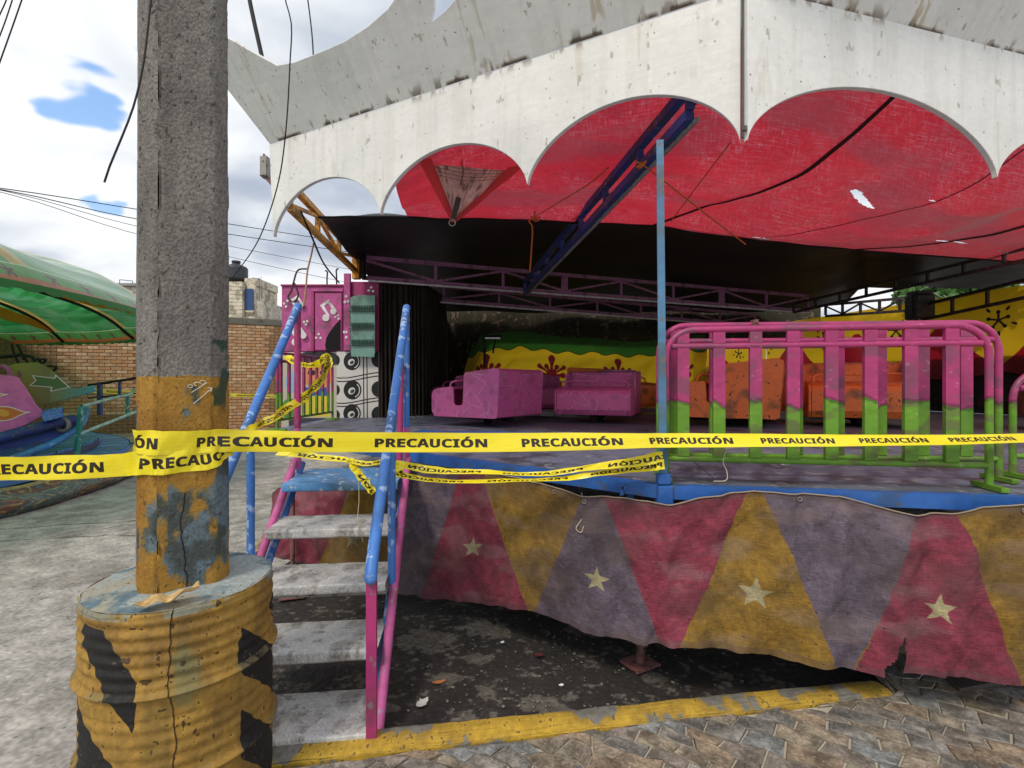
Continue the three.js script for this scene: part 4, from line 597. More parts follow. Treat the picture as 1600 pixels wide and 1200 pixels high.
{ // dark inner roof sheet
  const backZ = (px) => pw([[500, 7.75], [560, 9], [700, 12.4], [1180, 12.6], [1320, 11.4], [1345, 9.5], [1440, 9.3], [1470, 9.6], [1600, 9.2], [1900, 10.6]], px)[0];
  const f = (u, v) => {
    const px = lerp(500, 1850, u), a = innerAt(px); a.y -= 0.012; a.z += 0.05; const Zb = backZ(px), kx = lerp((px - 800) / F, 0.16, px < 900 ? 0.35 : 0); const b = V((px - 800) / F * Zb, px < 1200 ? 3.35 : 3.38, Zb); if (px < 700) b.x = lerp(-2.3, b.x, sst(500, 700, px));
    const p = a.clone().lerp(b, v); p.y += 0.42 * Math.sin(Math.PI * Math.pow(v, 0.8)) * sst(480, 620, px) + 0.05 * (nz(u * 14 + v * 3, v * 5, 3, 201) - 0.5) + 0.02 * Math.sin(u * 60 + v * 9) * v; return p;
  };
  const g = sheet(160, 80, f, (u, v) => [u * 10, v * 6]);
  const t = thing('black_tarp', 'black sheet roofing the inside of the ride', 'tarpaulin'); obj('sheet', g, paint(0x17181b, { tone: 0.3, grime: 0.3, dirt: 0x3a3c40, chips: 0.0, rough: 0.6, size: 3 }), t);
  obj('front_hem', tube(Array.from({ length: 60 }, (_, k) => f(k / 59, 0.0)), 0.012, 160, 6), M.black, t); settle(t);
}
{ // pale triangular cloth with red border
  const t = thing('triangle_pennant', 'dirty white triangular cloth with red borders hanging under the roof', 'cloth');
  const A = at(664, 250, 4.25), B = at(806, 262, 4.35), C = at(710, 348, 4.62);
  const tri = (a, b, c, n, sag) => sheet(n, n, (u, v) => { const p = a.clone().lerp(b, u).lerp(c, v); p.z += 0.03 * Math.sin(u * 9 + v * 2) * (1 - v) * v * 4 * 0.4 + sag * (nz(u * 5, v * 5, 3, 205) - 0.5); return p; }, (u, v) => [u, v]);
  obj('cloth', tri(A.clone().lerp(C, 0.06).lerp(B, 0.05), B.clone().lerp(C, 0.06).lerp(A, 0.05), C, 24, 0.05), new THREE.MeshPhysicalMaterial({ map: paint(0xd2c9bb, { streak: 1, grime: 0.6, tone: 0.2, chips: 0.05 }).map, roughness: 0.95, transmission: 0.45, thickness: 0, side: THREE.DoubleSide }), t);
  const rd = new THREE.MeshPhysicalMaterial({ color: 0xd84448, roughness: 0.9, transmission: 0.5, thickness: 0, side: THREE.DoubleSide });
  const edge = (a, b, w) => sheet(30, 4, (u, v) => { const p = a.clone().lerp(b, u); const side = new THREE.Vector3(0.15, 0.0, 0.02).normalize(); p.addScaledVector(new THREE.Vector3(1, 0.1, 0), (v - 0.5) * w * (1 - 0.55 * u)); p.z += 0.02 + 0.012 * Math.sin(u * 11 + v * 3); return p; });
  obj('border', edge(A, C, 0.11), rd, t); obj('border', edge(B, C, 0.13), rd, t);
  const hem = []; for (let k = 0; k < 4; k++) hem.push(tube([A.clone().lerp(C, 0.07 + k * 0.06).add(new THREE.Vector3(0.06, 0, 0.03)), A.clone().lerp(B, 0.5).lerp(C, 0.1 + 0.06 * k).add(new THREE.Vector3(0, -0.01, 0.035)), B.clone().lerp(C, 0.08 + k * 0.05).add(new THREE.Vector3(-0.06, 0, 0.03))], 0.002, 24, 4)); obj('stitching', merge(hem), flat(0x55504a, 0.9), t);
  const s1 = at(718, 312, 4.5), s2 = at(709, 346, 4.55); s1.z += 0.06; s2.z += 0.06; const st = obj('strap', bar(s1, s2, 0.055, 0.008), flat(0x4a4846, 0.9), t);
  obj('ring', new THREE.TorusGeometry(0.028, 0.005, 8, 24).translate(s2.x - 0.006, s2.y - 0.03, s2.z), M.steel, st); settle(t);
}
// ---------- trusses ----------
function truss(name, label, A, B, h, mat, n, r, o = {}) {       // A, B: lower chord ends; a lattice girder
  const t = thing(name, label, 'truss', o.group); const up = new THREE.Vector3(0, h, 0);
  obj('lower_chord', bar(A, B, r, r), mat, t); obj('upper_chord', bar(A.clone().add(up), B.clone().add(up), r, r), mat, t);
  for (let k = 0; k <= n; k++) { const p = A.clone().lerp(B, k / n); obj('upright', bar(p.clone().add(new THREE.Vector3(0, r / 2, 0)), p.clone().add(up).add(new THREE.Vector3(0, -r / 2, 0)), r * (o.wide && k % 3 === 0 ? 2 : 0.8), r * 0.8), mat, t); }
  if (o.diag !== false) for (let k = 0; k < n; k++) { const p = A.clone().lerp(B, k / n), q = A.clone().lerp(B, (k + 1) / n), e = new THREE.Vector3(0, r * 0.5, 0); const [a, b] = k & 1 ? [p.clone().add(e), q.clone().add(up).sub(e)] : [p.clone().add(up).sub(e), q.clone().add(e)]; obj('diagonal', bar(a, b, r * 0.6, r * 0.6), mat, t); }
  if (o.conduit) obj('conduit', pipe(A.clone().add(new THREE.Vector3(0.04, -0.035, 0.02)), B.clone().add(new THREE.Vector3(0.04, -0.035, 0.02)), 0.017, 10), M.steel, t);
  if (o.tube) obj('lamp_tube', pipe(A.clone().add(new THREE.Vector3(0.1, -0.05, 0.05)), B.clone().add(new THREE.Vector3(0, -0.05, 0.05)), 0.016, 10), M.white, t);
  return settle(t);
}
const BL = at(566, 434, 7.5), BR = at(1262, 486, 10.4);
truss('lattice_girder', 'front purple lattice girder crossing the ride under the black roof', BL, BR, 0.3, M.purple, 8, 0.055, { wide: true, tube: true, group: 'purple girders' });
truss('lattice_girder', 'rear purple lattice girder, lower behind the front one', at(600, 462, 8.6), at(1180, 508, 11.6), 0.24, M.purple, 8, 0.05, { group: 'purple girders', tube: true });
truss('radial_truss', 'dark blue roof arm slanting from the girder up to the canopy', at(820, 458, 8.3), at(1078, 180, 3.2), 0.18, M.navy, 7, 0.062, { diag: false, conduit: true });
truss('radial_truss', 'orange yellow roof arm at the left end of the canopy', at(556, 424, 7.35), at(453, 325, 5.05), 0.24, M.yellowSteel, 3, 0.06, {});
{ const p = thing('yellow_post', 'short orange yellow post at the head of the pink trailer', 'post'); const a = at(557, 436, 7.4); obj('shaft', bar(a, a.clone().add(new THREE.Vector3(0, 0.52, 0)), 0.1, 0.1), M.yellowSteel, p); obj('plate', bar(a.clone().add(new THREE.Vector3(0.1, 0, 0)), a.clone().add(new THREE.Vector3(0.1, 0.5, 0)), 0.05, 0.09), M.black, p); settle(p); }
const darkSteel = paint(0x3a3236, { chip: 0x6a5a5c, chips: 0.12, grime: 0.5 });
truss('side_girder', 'dark girder under the roof on the right, longest of them', at(1240, 488, 10), at(1640, 398, 6.6), 0.16, darkSteel, 8, 0.045, { diag: false, group: 'dark side girders' });
truss('side_girder', 'dark girder crossing the yellow pennant cloth at far right', at(1440, 500, 9.2), at(1680, 448, 6.9), 0.26, darkSteel, 4, 0.05, { diag: false, group: 'dark side girders' });
truss('side_girder', 'dark girder before the sky gap in the roof', at(1290, 494, 11), at(1440, 484, 9.4), 0.24, darkSteel, 5, 0.05, { group: 'dark side girders' });
{ const p = at(1437, 480, 9.2); const b = thing('junction_box', 'dark box where the girders meet before the yellow cloth', 'box'); obj('case', box(0.34, 0.42, 0.3, p.x, p.y, p.z, 0.02), darkSteel, b); obj('lid', box(0.3, 0.06, 0.26, p.x, p.y + 0.25, p.z, 0.01), darkSteel, b); settle(b); }
{ const q = thing('inner_post', 'dark upright post inside the ride right of the orange cars', 'post'); obj('shaft', bar(V(7.2, DECK, 9.2), V(7.2, 3.2, 9.2), 0.12), darkSteel, q); obj('foot', box(0.24, 0.02, 0.24, 7.2, DECK + 0.012, -9.2), darkSteel, q); settle(q); }
// ropes
const rope = (pts, label, r = 0.006, m = M.rope) => single('rope', tube(pts, r, 40, 6), m, label, 'rope');
rope([at(837, 338, 5.0), at(870, 318, 4.7), at(925, 284, 4.2), at(950, 262, 3.9)], 'orange rope tied from roof sheet to the blue arm');
rope([at(836, 330, 4.95), at(833, 342, 5.0), at(828, 336, 5.0), at(838, 346, 5.0), at(845, 340, 5.0), at(826, 345, 5.0), at(831, 352, 5.0), at(830, 395, 5.2), at(828, 425, 5.3)], 'orange knot and cord hanging over the black roof edge', 0.008);
rope([at(1000, 254, 3.7), at(1040, 285, 3.9), at(1100, 332, 4.2), at(1165, 382, 4.6)], 'orange rope crossing the red tarpaulin right of the blue arm');
rope([at(1048, 346, 5.0), at(1090, 290, 4.4), at(1142, 222, 3.7)], 'thin red brown rope rising to the canopy seam', 0.005);
rope([at(992, 252, 3.68), at(1004, 258, 3.7), at(998, 264, 3.7), at(1010, 252, 3.7), at(994, 262, 3.69)], 'orange rope knot beside the top of the blue post', 0.008);
rope([at(490, 380, 5.6), at(486, 400, 5.6), at(481, 420, 5.5), at(478, 450, 5.2), at(474, 480, 4.6)], 'frayed rope hanging from the yellow arm to the handrail', 0.009, flat(0x9a7a5a, 0.95));
rope([at(482, 420, 5.5), at(466, 422, 5.5), at(459, 440, 5.5), at(455, 455, 5.5), at(450, 464, 5.5), at(458, 472, 5.5), at(466, 462, 5.5), at(460, 442, 5.5)], 'dark loop of rope hanging above the pink trailer', 0.009, flat(0x4a3c36, 0.95));
rope([at(470, 330, 5.2), at(488, 372, 5.5), at(505, 410, 6.2), at(530, 442, 7.6)], 'black cable hanging from the yellow arm to the trailer roof', 0.011, M.darkWire);

// ================= barriers with two-tone paint =================
// paint: pink above, green below a ragged line (v is height in metres, u an offset that shifts the line)
const twoTone = (() => {
  const map = tex(512, 512, (u, v) => { const n = fbm(u, v, 8, 4, 211), f = fbm(u, v, 60, 3, 212), line = 0.40 + 0.17 * (vn(u * 12, 0.5, 12, 213) - 0.5) + 0.03 * (fbm(u, v, 40, 3, 214) - 0.5); let c = v > line ? [0.64, 0.21, 0.42] : mix3([0.40, 0.60, 0.16], [0.36, 0.52, 0.13], n); c = c.map((q) => q * (0.85 + 0.2 * n + 0.16 * f)); c = mix3(c, [0.38, 0.30, 0.32], 0.5 * sst(0.55, 0.72, fbm(u, v, 12, 4, 215))); if (f > 0.8) c = mix3(c, [0.75, 0.62, 0.66], 0.4); if (Math.abs(v - line) < 0.012) c = c.map((q) => q * 0.75); return c; });
  return new THREE.MeshStandardMaterial({ map, roughness: 0.42, bumpMap: bumpFine, bumpScale: 0.002, side: THREE.DoubleSide });
})();
function heightUV(g, off) { g = g.index ? g.toNonIndexed() : g; const p = g.attributes.position, uv = new Float32Array(p.count * 2); for (let i = 0; i < p.count; i++) { uv[2 * i] = off + (p.getX(i) + p.getZ(i)) * 0.6; uv[2 * i + 1] = p.getY(i); } g.setAttribute('uv', new THREE.BufferAttribute(uv, 2)); return g; }
function barrier(label, A, B, H, n, o = {}) {
  const { sw = 0.052, rail = 0.11, group = 'pink and green barriers', double = true, lean = 0, tube: tr = 0.017 } = o;
  const t = thing('barrier', label, 'barrier', group), L = A.distanceTo(B), y0 = 0;
  const base = new THREE.Group(); const loc = (x, y, z = 0) => new THREE.Vector3(x, y, z + y * lean);
  const put = (name, g, off) => { const m = obj(name, heightUV(g, off), twoTone, t); return m; };
  const rc = 0.14, arch = (h, x0, x1, z, n2) => { const pts = [loc(x0, y0 + 0.0, z), loc(x0, h * 0.4, z), loc(x0, h - rc, z)]; for (let k = 1; k <= 6; k++) { const a = Math.PI - k / 6 * Math.PI / 2; pts.push(loc(x0 + rc + rc * Math.cos(a), h - rc + rc * Math.sin(a), z)); } pts.push(loc(lerp(x0, x1, 0.5), h, z)); for (let k = 0; k <= 6; k++) { const a = Math.PI / 2 - k / 6 * Math.PI / 2; pts.push(loc(x1 - rc + rc * Math.cos(a), h - rc + rc * Math.sin(a), z)); } pts.push(loc(x1, h * 0.4, z), loc(x1, y0, z)); const c = new THREE.CurvePath(); for (let k = 1; k < pts.length; k++) c.add(new THREE.LineCurve3(pts[k - 1], pts[k])); return new THREE.TubeGeometry(c, 120, tr, 10); };
  put('frame', arch(H, 0, L, 0), 0.1);
  put('top_rail', pipe(loc(0.03, H - 0.085, 0), loc(L - 0.03, H - 0.085, 0), tr * 0.95), 0.3);
  put('bottom_rail', pipe(loc(0.01, rail, 0), loc(L - 0.01, rail, 0), tr * 0.9), 0.5);
  for (let k = 0; k < n; k++) { const x = lerp(0.085, L - 0.16, k / (n - 1)); put('slat', bar(loc(x, rail + 0.01, 0), loc(x, H - 0.09, 0), sw, 0.026, 0.006), (k * 0.137) % 1); put('stub', bar(loc(x, H - 0.075, 0), loc(x, H - 0.012, 0), sw, 0.024, 0.004), 0.2); }
  if (o.feet !== false) for (const x of [0, L]) put('foot', bar(loc(x, 0.012, -0.1), loc(x, 0.012, 0.1), 0.034, 0.022), 0.7);
  t.position.copy(A); t.rotation.y = Math.atan2(-(B.z - A.z), B.x - A.x);
  return t;
}
barrier('front pink and green barrier beside the blue corner post', V(0.80, DECK + 0.004, 2.66), V(2.255, DECK + 0.004, 2.42), 0.775, 8, { sw: 0.058 });
barrier('rear pink and green barrier directly behind the front one', V(0.80, DECK + 0.004, 2.78), V(2.50, DECK + 0.004, 2.63), 0.81, 8, { sw: 0.058 });
barrier('pink and green barrier cut off by the right picture edge', V(2.68, DECK + 0.004, 2.74), V(4.0, DECK + 0.004, 2.6), 0.56, 7, { sw: 0.03 });
barrier('small pink and green barrier beside the pink trailer at the stair head', V(-2.5, DECK + 0.004, 5.45), V(-2.49, DECK + 0.004, 7.1), 0.83, 8, { sw: 0.04 });
{ const c = at(1179, 513, 2.72); single('clamp', merge([box(0.03, 0.055, 0.035, c.x, c.y, c.z, 0.004), box(0.022, 0.02, 0.05, c.x, c.y + 0.034, c.z, 0.003)]), M.rust, 'rusty clamp on the top rails of the two barriers', 'clamp'); }

// ================= ride cars =================
const PINKCAR = paint(0xc25c94, { scratch: 48, tone: 0.06, scratchCol: 0xe8d2e4, chips: 0.05, chip: 0x6a4a60, grime: 0.22, rough: 0.42, size: 1.0 });
const ORANGECAR = paint(0xdc7434, { scratch: 50, tone: 0.08, scratchCol: 0xd98a58, chips: 0.1, chip: 0x4a3026, grime: 0.5, rough: 0.45, size: 1.0 });
const REDCAR = paint(0x9a4a40, { scratch: 60, scratchCol: 0xb88878, chips: 0.1, grime: 0.5, rough: 0.45 });
function makeCar(name, mat) {
  const t = new THREE.Group(); t.name = name; const W = 1.15, w = W / 2;
  const side = [[0.05, 0.0], [0.0, 0.08], [0.0, 0.33], [0.03, 0.38], [0.1, 0.41], [0.40, 0.44], [0.42, 0.40], [0.43, 0.2], [0.46, 0.165], [0.58, 0.165], [0.61, 0.2], [0.63, 0.60], [0.66, 0.645], [1.2, 0.70], [1.26, 0.67], [1.22, 0.02], [1.18, 0.0]];
  const pan = (z) => plate(side, 0.03, 0.005).translate(0, 0, z - 0.015);
  const strip = (pts, ww = W - 0.034) => plate(thick(pts, 0.03), ww).translate(0, 0, -ww / 2);
  const body = merge([pan(-w), pan(w), strip([[0.06, 0.01], [0.016, 0.085], [0.016, 0.325], [0.042, 0.367], [0.105, 0.394], [0.40, 0.424]]), strip([[1.20, 0.02], [1.243, 0.66], [1.19, 0.684], [0.95, 0.66]]), strip([[0.05, 0.02], [0.6, 0.0], [1.19, 0.02]]), plate(thick([[0.78, 0.15], [0.96, 0.655]], 0.03), W - 0.04).translate(0, 0, -(W - 0.04) / 2)].map(boxUV));
  body.computeVertexNormals(); const bm = obj('body', body, mat, t);
  obj('seat', boxUV(plate([[0.62, 0.16], [0.6, 0.26], [0.63, 0.29], [0.85, 0.27], [0.86, 0.16]], W - 0.06, 0.01).translate(0, 0, -(W - 0.06) / 2)), flat(0x2a2226, 0.7), t);
  const lb = (z) => [new THREE.Vector3(0.36, 0.43, z), new THREE.Vector3(0.37, 0.5, z), new THREE.Vector3(0.42, 0.54, z)];
  obj('lap_bar', tube([new THREE.Vector3(0.3, 0.42, -w + 0.06), new THREE.Vector3(0.33, 0.50, -w + 0.07), new THREE.Vector3(0.36, 0.525, -w + 0.14), new THREE.Vector3(0.36, 0.525, 0), new THREE.Vector3(0.36, 0.525, w - 0.14), new THREE.Vector3(0.33, 0.50, w - 0.07), new THREE.Vector3(0.3, 0.42, w - 0.06)], 0.015, 60, 8), mat, t);
  obj('underbeam', merge([box(0.9, 0.06, 0.12, 0.62, -0.04, 0, 0.01), box(0.1, 0.12, 0.1, 0.62, -0.1, 0, 0.01)]), M.black, t);
  return t;
}
const protoCar = {}; 
function car(name, mat, X, Z, yaw, label, group, y = DECK + 0.115) {
  const o = protoCar[name] ? protoCar[name].clone() : (protoCar[name] = makeCar(name, mat)); o.name = numbered(name); o.userData = { label, category: 'ride car', group };
  o.position.copy(V(X, y, Z)); o.rotation.y = yaw; o.scale.setScalar(name === 'ride_car' ? 0.8 : 0.95); scene.add(o); return o;
}
const gP = 'purple pink ride cars', gO = 'orange ride cars';
car('ride_car', PINKCAR, -0.71, 6.6, -0.6, 'large pink ride car nearest the stairs, showing side and tall back', gP);
car('ride_car', PINKCAR, 0.98, 6.3, 1.2, 'pink ride car with rounded front facing out, right of the nearest pink car', gP);
car('ride_car', PINKCAR, -1.1, 7.9, 0.6, 'pink ride car mostly hidden behind the nearest pink car', gP);
car('ride_car', PINKCAR, 0.75, 8.2, 2.2, 'pink ride car standing back between the two near pink cars', gP);
car('orange_ride_car', ORANGECAR, 2.15, 6.6, -0.5, 'orange ride car behind the left half of the barriers', gO);
car('orange_ride_car', ORANGECAR, 3.95, 5.7, 1.15, 'orange ride car behind the right half of the barriers', gO);
car('orange_ride_car', ORANGECAR, 3.7, 7.7, 0.8, 'orange ride car farther back, seen between barrier slats', gO);
car('orange_ride_car', ORANGECAR, 2.2, 8.3, 2.4, 'orange ride car farther back beside the blue post', gO);
car('red_ride_car', REDCAR, 5.6, 5.6, -0.6, 'dull red ride car at the right picture edge', 'red ride cars');
{ const a = thing('spider_frame', 'grey steel spider frame with hubs under the ride cars', 'frame'); const arm = (p, q) => obj('arm', bar(V(p[0], DECK + 0.075, p[1]), V(q[0], DECK + 0.075, q[1]), 0.1, 0.07), M.steel, a); arm([0.3, 7.5], [-0.4, 6.9]); arm([0.3, 7.5], [1.1, 7.0]); arm([0.3, 7.5], [-0.5, 8.2]); arm([0.3, 7.5], [0.9, 8.3]); arm([3.3, 6.9], [2.6, 6.4]); arm([3.3, 6.9], [4.2, 6.5]); arm([3.3, 6.9], [4.1, 7.6]); arm([1.8, 8.7], [0.3, 7.55]); arm([1.8, 8.7], [3.3, 6.95]);
  obj('hub', new THREE.CylinderGeometry(0.3, 0.4, 0.7, 20).translate(1.8, DECK + 0.38, -8.7), M.purple, a); obj('hub', new THREE.CylinderGeometry(0.12, 0.16, 0.16, 16).translate(0.3, DECK + 0.13, -7.5), M.steel, a); obj('hub', new THREE.CylinderGeometry(0.12, 0.16, 0.16, 16).translate(3.3, DECK + 0.13, -6.9), M.steel, a); settle(a); }

// ================= pink trailer with the painted speakers =================
{
  const t = thing('pink_trailer', 'pink ride trailer with music notes and painted black and white speakers', 'trailer');
  const pk = paint(0xb9508f, { chip: 0x8a6a7c, chips: 0.1, grime: 0.35, size: 1.2, rough: 0.5 }), pk2 = M.magenta;
  const Za = 8.0, Zb = 7.6, X = (px, Z) => (px - 800) / F * Z, Y = (py, Z) => EYE - (py - 600) / F * Z;
  const bx = (n, p0, p1, q0, q1, Z, d, m, par = t, bev = 0.006) => obj(n, box(X(p1, Z) - X(p0, Z), Y(q0, Z) - Y(q1, Z), d, (X(p0, Z) + X(p1, Z)) / 2, (Y(q0, Z) + Y(q1, Z)) / 2, -(Z + d / 2), bev), m, par);
  bx('body', 440, 537, 447, 549, Za, 3, pk); bx('roof_edge', 438, 538, 444, 446.8, Za - 0.03, 3.05, pk2);
  // lower mural half of the body
  const mural = document.createElement('canvas'); mural.width = 512; mural.height = 640; { const c = mural.getContext('2d'); c.fillStyle = '#bdb6a6'; c.fillRect(0, 0, 512, 640); c.fillStyle = '#2a2a30'; c.beginPath(); c.ellipse(300, 60, 190, 70, 0, 0, 7); c.fill(); c.fillStyle = '#d58a5a'; c.beginPath(); c.ellipse(300, 190, 130, 110, 0, 0, 7); c.fill(); c.fillStyle = '#8fb4d8'; c.beginPath(); c.ellipse(90, 250, 60, 90, 0, 0, 7); c.fill(); c.fillStyle = '#1d1d24'; c.beginPath(); c.ellipse(250, 170, 34, 22, 0, 0, 7); c.ellipse(350, 170, 34, 22, 0, 0, 7); c.fill(); c.fillStyle = '#3452a0'; c.fillRect(180, 290, 200, 70); c.fillStyle = '#d8c23c'; c.fillRect(170, 360, 230, 170); c.fillStyle = '#3c3c40'; c.fillRect(60, 540, 420, 100); c.fillStyle = '#4d8a3c'; c.beginPath(); c.ellipse(70, 470, 70, 90, 0, 0, 7); c.fill(); }
  const mt = new THREE.CanvasTexture(mural); mt.colorSpace = THREE.SRGBColorSpace;
  const mg = new THREE.PlaneGeometry(X(537, Za) - X(440, Za), Y(550, Za) - Y(672, Za)); mg.translate((X(440, Za) + X(537, Za)) / 2, (Y(550, Za) + Y(672, Za)) / 2, -Za + 0.006);
  bx('lower_body', 440, 537, 549.4, 672, Za + 0.01, 3, pk2); obj('mural', mg, new THREE.MeshStandardMaterial({ map: mt, roughness: 0.6, bumpMap: bumpFine, bumpScale: 0.002, side: THREE.DoubleSide }), t);
  const door = bx('door', 492, 534, 458, 547, Za - 0.03, 0.03, pk); bx('door_frame', 486, 490.5, 453, 549, Za - 0.04, 0.04, pk2); bx('door_frame', 486, 536, 451, 455.5, Za - 0.045, 0.04, pk);
  const Zd = Za - 0.034, P2 = (px, py) => [X(px, Zd), Y(py, Zd)];
  const print = (n, pts, m, par = t, th = 0.004, z = Zd) => obj(n, plate(pts.map(([a, b]) => [X(a, z), Y(b, z)]), th).translate(0, 0, -z), m, par);
  const wp = M.white;
  print('hatch_opening', [[532, 499], [532, 547], [510, 549], [508, 540], [510, 528], [517, 516], [524, 507]], M.black);
  // music notes
  const dot = (cx, cy, r, z = Zd, par = t, n = 'dot') => { const o = []; for (let k = 0; k < 14; k++) o.push([cx + r * Math.cos(k * 0.449), cy + r * Math.sin(k * 0.449)]); return print(n, o, wp, par, 0.004, z); };
  const note = (x, y, s) => { print('music_note', [[0, 10], [15, 0], [27, 17], [23, 19], [14, 6.5], [7, 11], [17, 28], [14, 30]].map(([a, b]) => [x + a * s, y + b * s]), wp); dot(x + 10 * s, y + 31 * s, 6 * s, Zd - 0.006, t, 'music_note_head'); dot(x + 23 * s, y + 20 * s, 5.5 * s, Zd - 0.006, t, 'music_note_head'); };
  note(500, 468, 0.92); note(452, 505, 0.95); note(453, 461, 0.8);
  for (const [x, y] of [[444, 474], [449, 470], [447, 479], [524, 495], [529, 498], [528, 493], [494, 528], [498, 522], [501, 528], [475, 503], [480, 502], [478, 507]]) dot(x, y, 1.9);
  // right-hand part, nearer, with the corner post
  bx('speaker_front', 538, 592, 440, 549, Zb, 3, pk2); bx('corner_post', 537, 547, 427, 548, Zb - 0.06, 0.055, pk);
  for (const [x, y] of [[576, 454], [580, 449], [583, 455], [541, 463], [544, 471], [539, 472], [541, 519], [538, 519], [541, 527]]) dot(x, y, 2.1, Zb - 0.066);
  // printed wall of loudspeakers
  const cv = document.createElement('canvas'); cv.width = 512; cv.height = 820; { const c = cv.getContext('2d'); c.fillStyle = '#d6d4cf'; c.fillRect(0, 0, 512, 820); c.strokeStyle = '#17161a'; c.lineWidth = 13; for (const x of [330, 372]) { c.beginPath(); c.moveTo(x, 0); c.lineTo(x + 6, 820); c.stroke(); } for (const y of [270, 310, 560, 596]) { c.beginPath(); c.moveTo(0, y + 30); c.bezierCurveTo(160, y + 50, 300, y - 10, 512, y - 30); c.stroke(); } c.fillStyle = '#9a9890'; c.fillRect(60, 288, 90, 26);
    const ring = (x, y, r) => { c.fillStyle = '#141316'; c.beginPath(); c.arc(x, y, r, 0, 7); c.fill(); c.strokeStyle = '#e4e2dc'; c.lineWidth = r * 0.1; c.beginPath(); c.arc(x, y, r * 0.78, -0.9, 1.2); c.stroke(); c.fillStyle = '#d8d6d0'; c.beginPath(); c.ellipse(x - r * 0.1, y + r * 0.1, r * 0.42, r * 0.34, -0.6, 0, 7); c.fill(); c.fillStyle = '#3a383c'; c.beginPath(); c.ellipse(x - r * 0.02, y + r * 0.14, r * 0.26, r * 0.18, -0.6, 0, 7); c.fill(); };
    ring(190, 110, 104); ring(196, 440, 110); ring(190, 710, 108); for (const y of [90, 430, 720]) { c.fillStyle = '#141316'; c.beginPath(); c.arc(520, y, 92, 0, 7); c.fill(); c.beginPath(); c.arc(-30, y + 10, 70, 0, 7); c.fill(); } }
  const st = new THREE.CanvasTexture(cv); st.colorSpace = THREE.SRGBColorSpace; const Zs = Zb - 0.02;
  const sp = bx('speaker_board', 526, 591, 549.5, 662, Zb - 0.016, 2, flat(0xc8c6c0, 0.7));
  const pg = new THREE.PlaneGeometry(X(591, Zs) - X(526, Zs), Y(549.5, Zs) - Y(661, Zs)); pg.translate((X(526, Zs) + X(591, Zs)) / 2, (Y(549.5, Zs) + Y(661, Zs)) / 2, -Zs); obj('speaker_print', pg, new THREE.MeshStandardMaterial({ map: st, roughness: 0.6, bumpMap: bumpFine, bumpScale: 0.002, side: THREE.DoubleSide }), sp);
  // green panel with rows of curled wire
  const Zg = Zb - 0.12; const gp = obj('green_panel', plate([[548, 465], [560, 461], [586, 462], [586, 549], [585, 558], [549, 557], [548, 540]].map(([a, b]) => [X(a, Zg), Y(b, Zg)]), 0.012).translate(0, 0, -Zg), paint(0x7aa598, { chips: 0.1, chip: 0x9ab0a8, grime: 0.35, rough: 0.4 }), t);
  for (const y of [482, 509, 535]) { const pts = []; for (let k = 0; k <= 120; k++) { const a = k / 120 * Math.PI * 2 * 9, px = 549 + 36 * k / 120; pts.push(V(X(px, Zg) + 0.018 * Math.sin(a), Y(y, Zg) + 0.035 * Math.cos(a), Zg - 0.03 + 0.01 * Math.sin(a * 2))); } obj('wire_curl', tube(pts, 0.006, 360, 5), flat(0x2f5248, 0.6), gp); obj('shelf_rod', pipe(V(X(545, Zg), Y(y + 5, Zg), Zg - 0.03), V(X(588, Zg), Y(y + 5, Zg), Zg - 0.03), 0.007, 6), flat(0x34463f, 0.6), gp); }
  settle(t);
  for (const [px, y0, y1, l] of [[511, 446, 423, 'bent black rod on the trailer roof, left one'], [526, 446, 420, 'thin dark aerial on the trailer roof, right one']]) single('roof_rod', tube([at(px, y0, 8.2), at(px, (y0 + y1) / 2, 8.2), at(px, y1 + 1, 8.2), at(px - 3 + (px > 520 ? 6 : 0), y1, 8.2)], 0.012, 20, 6), M.darkWire, l, 'rod');
}
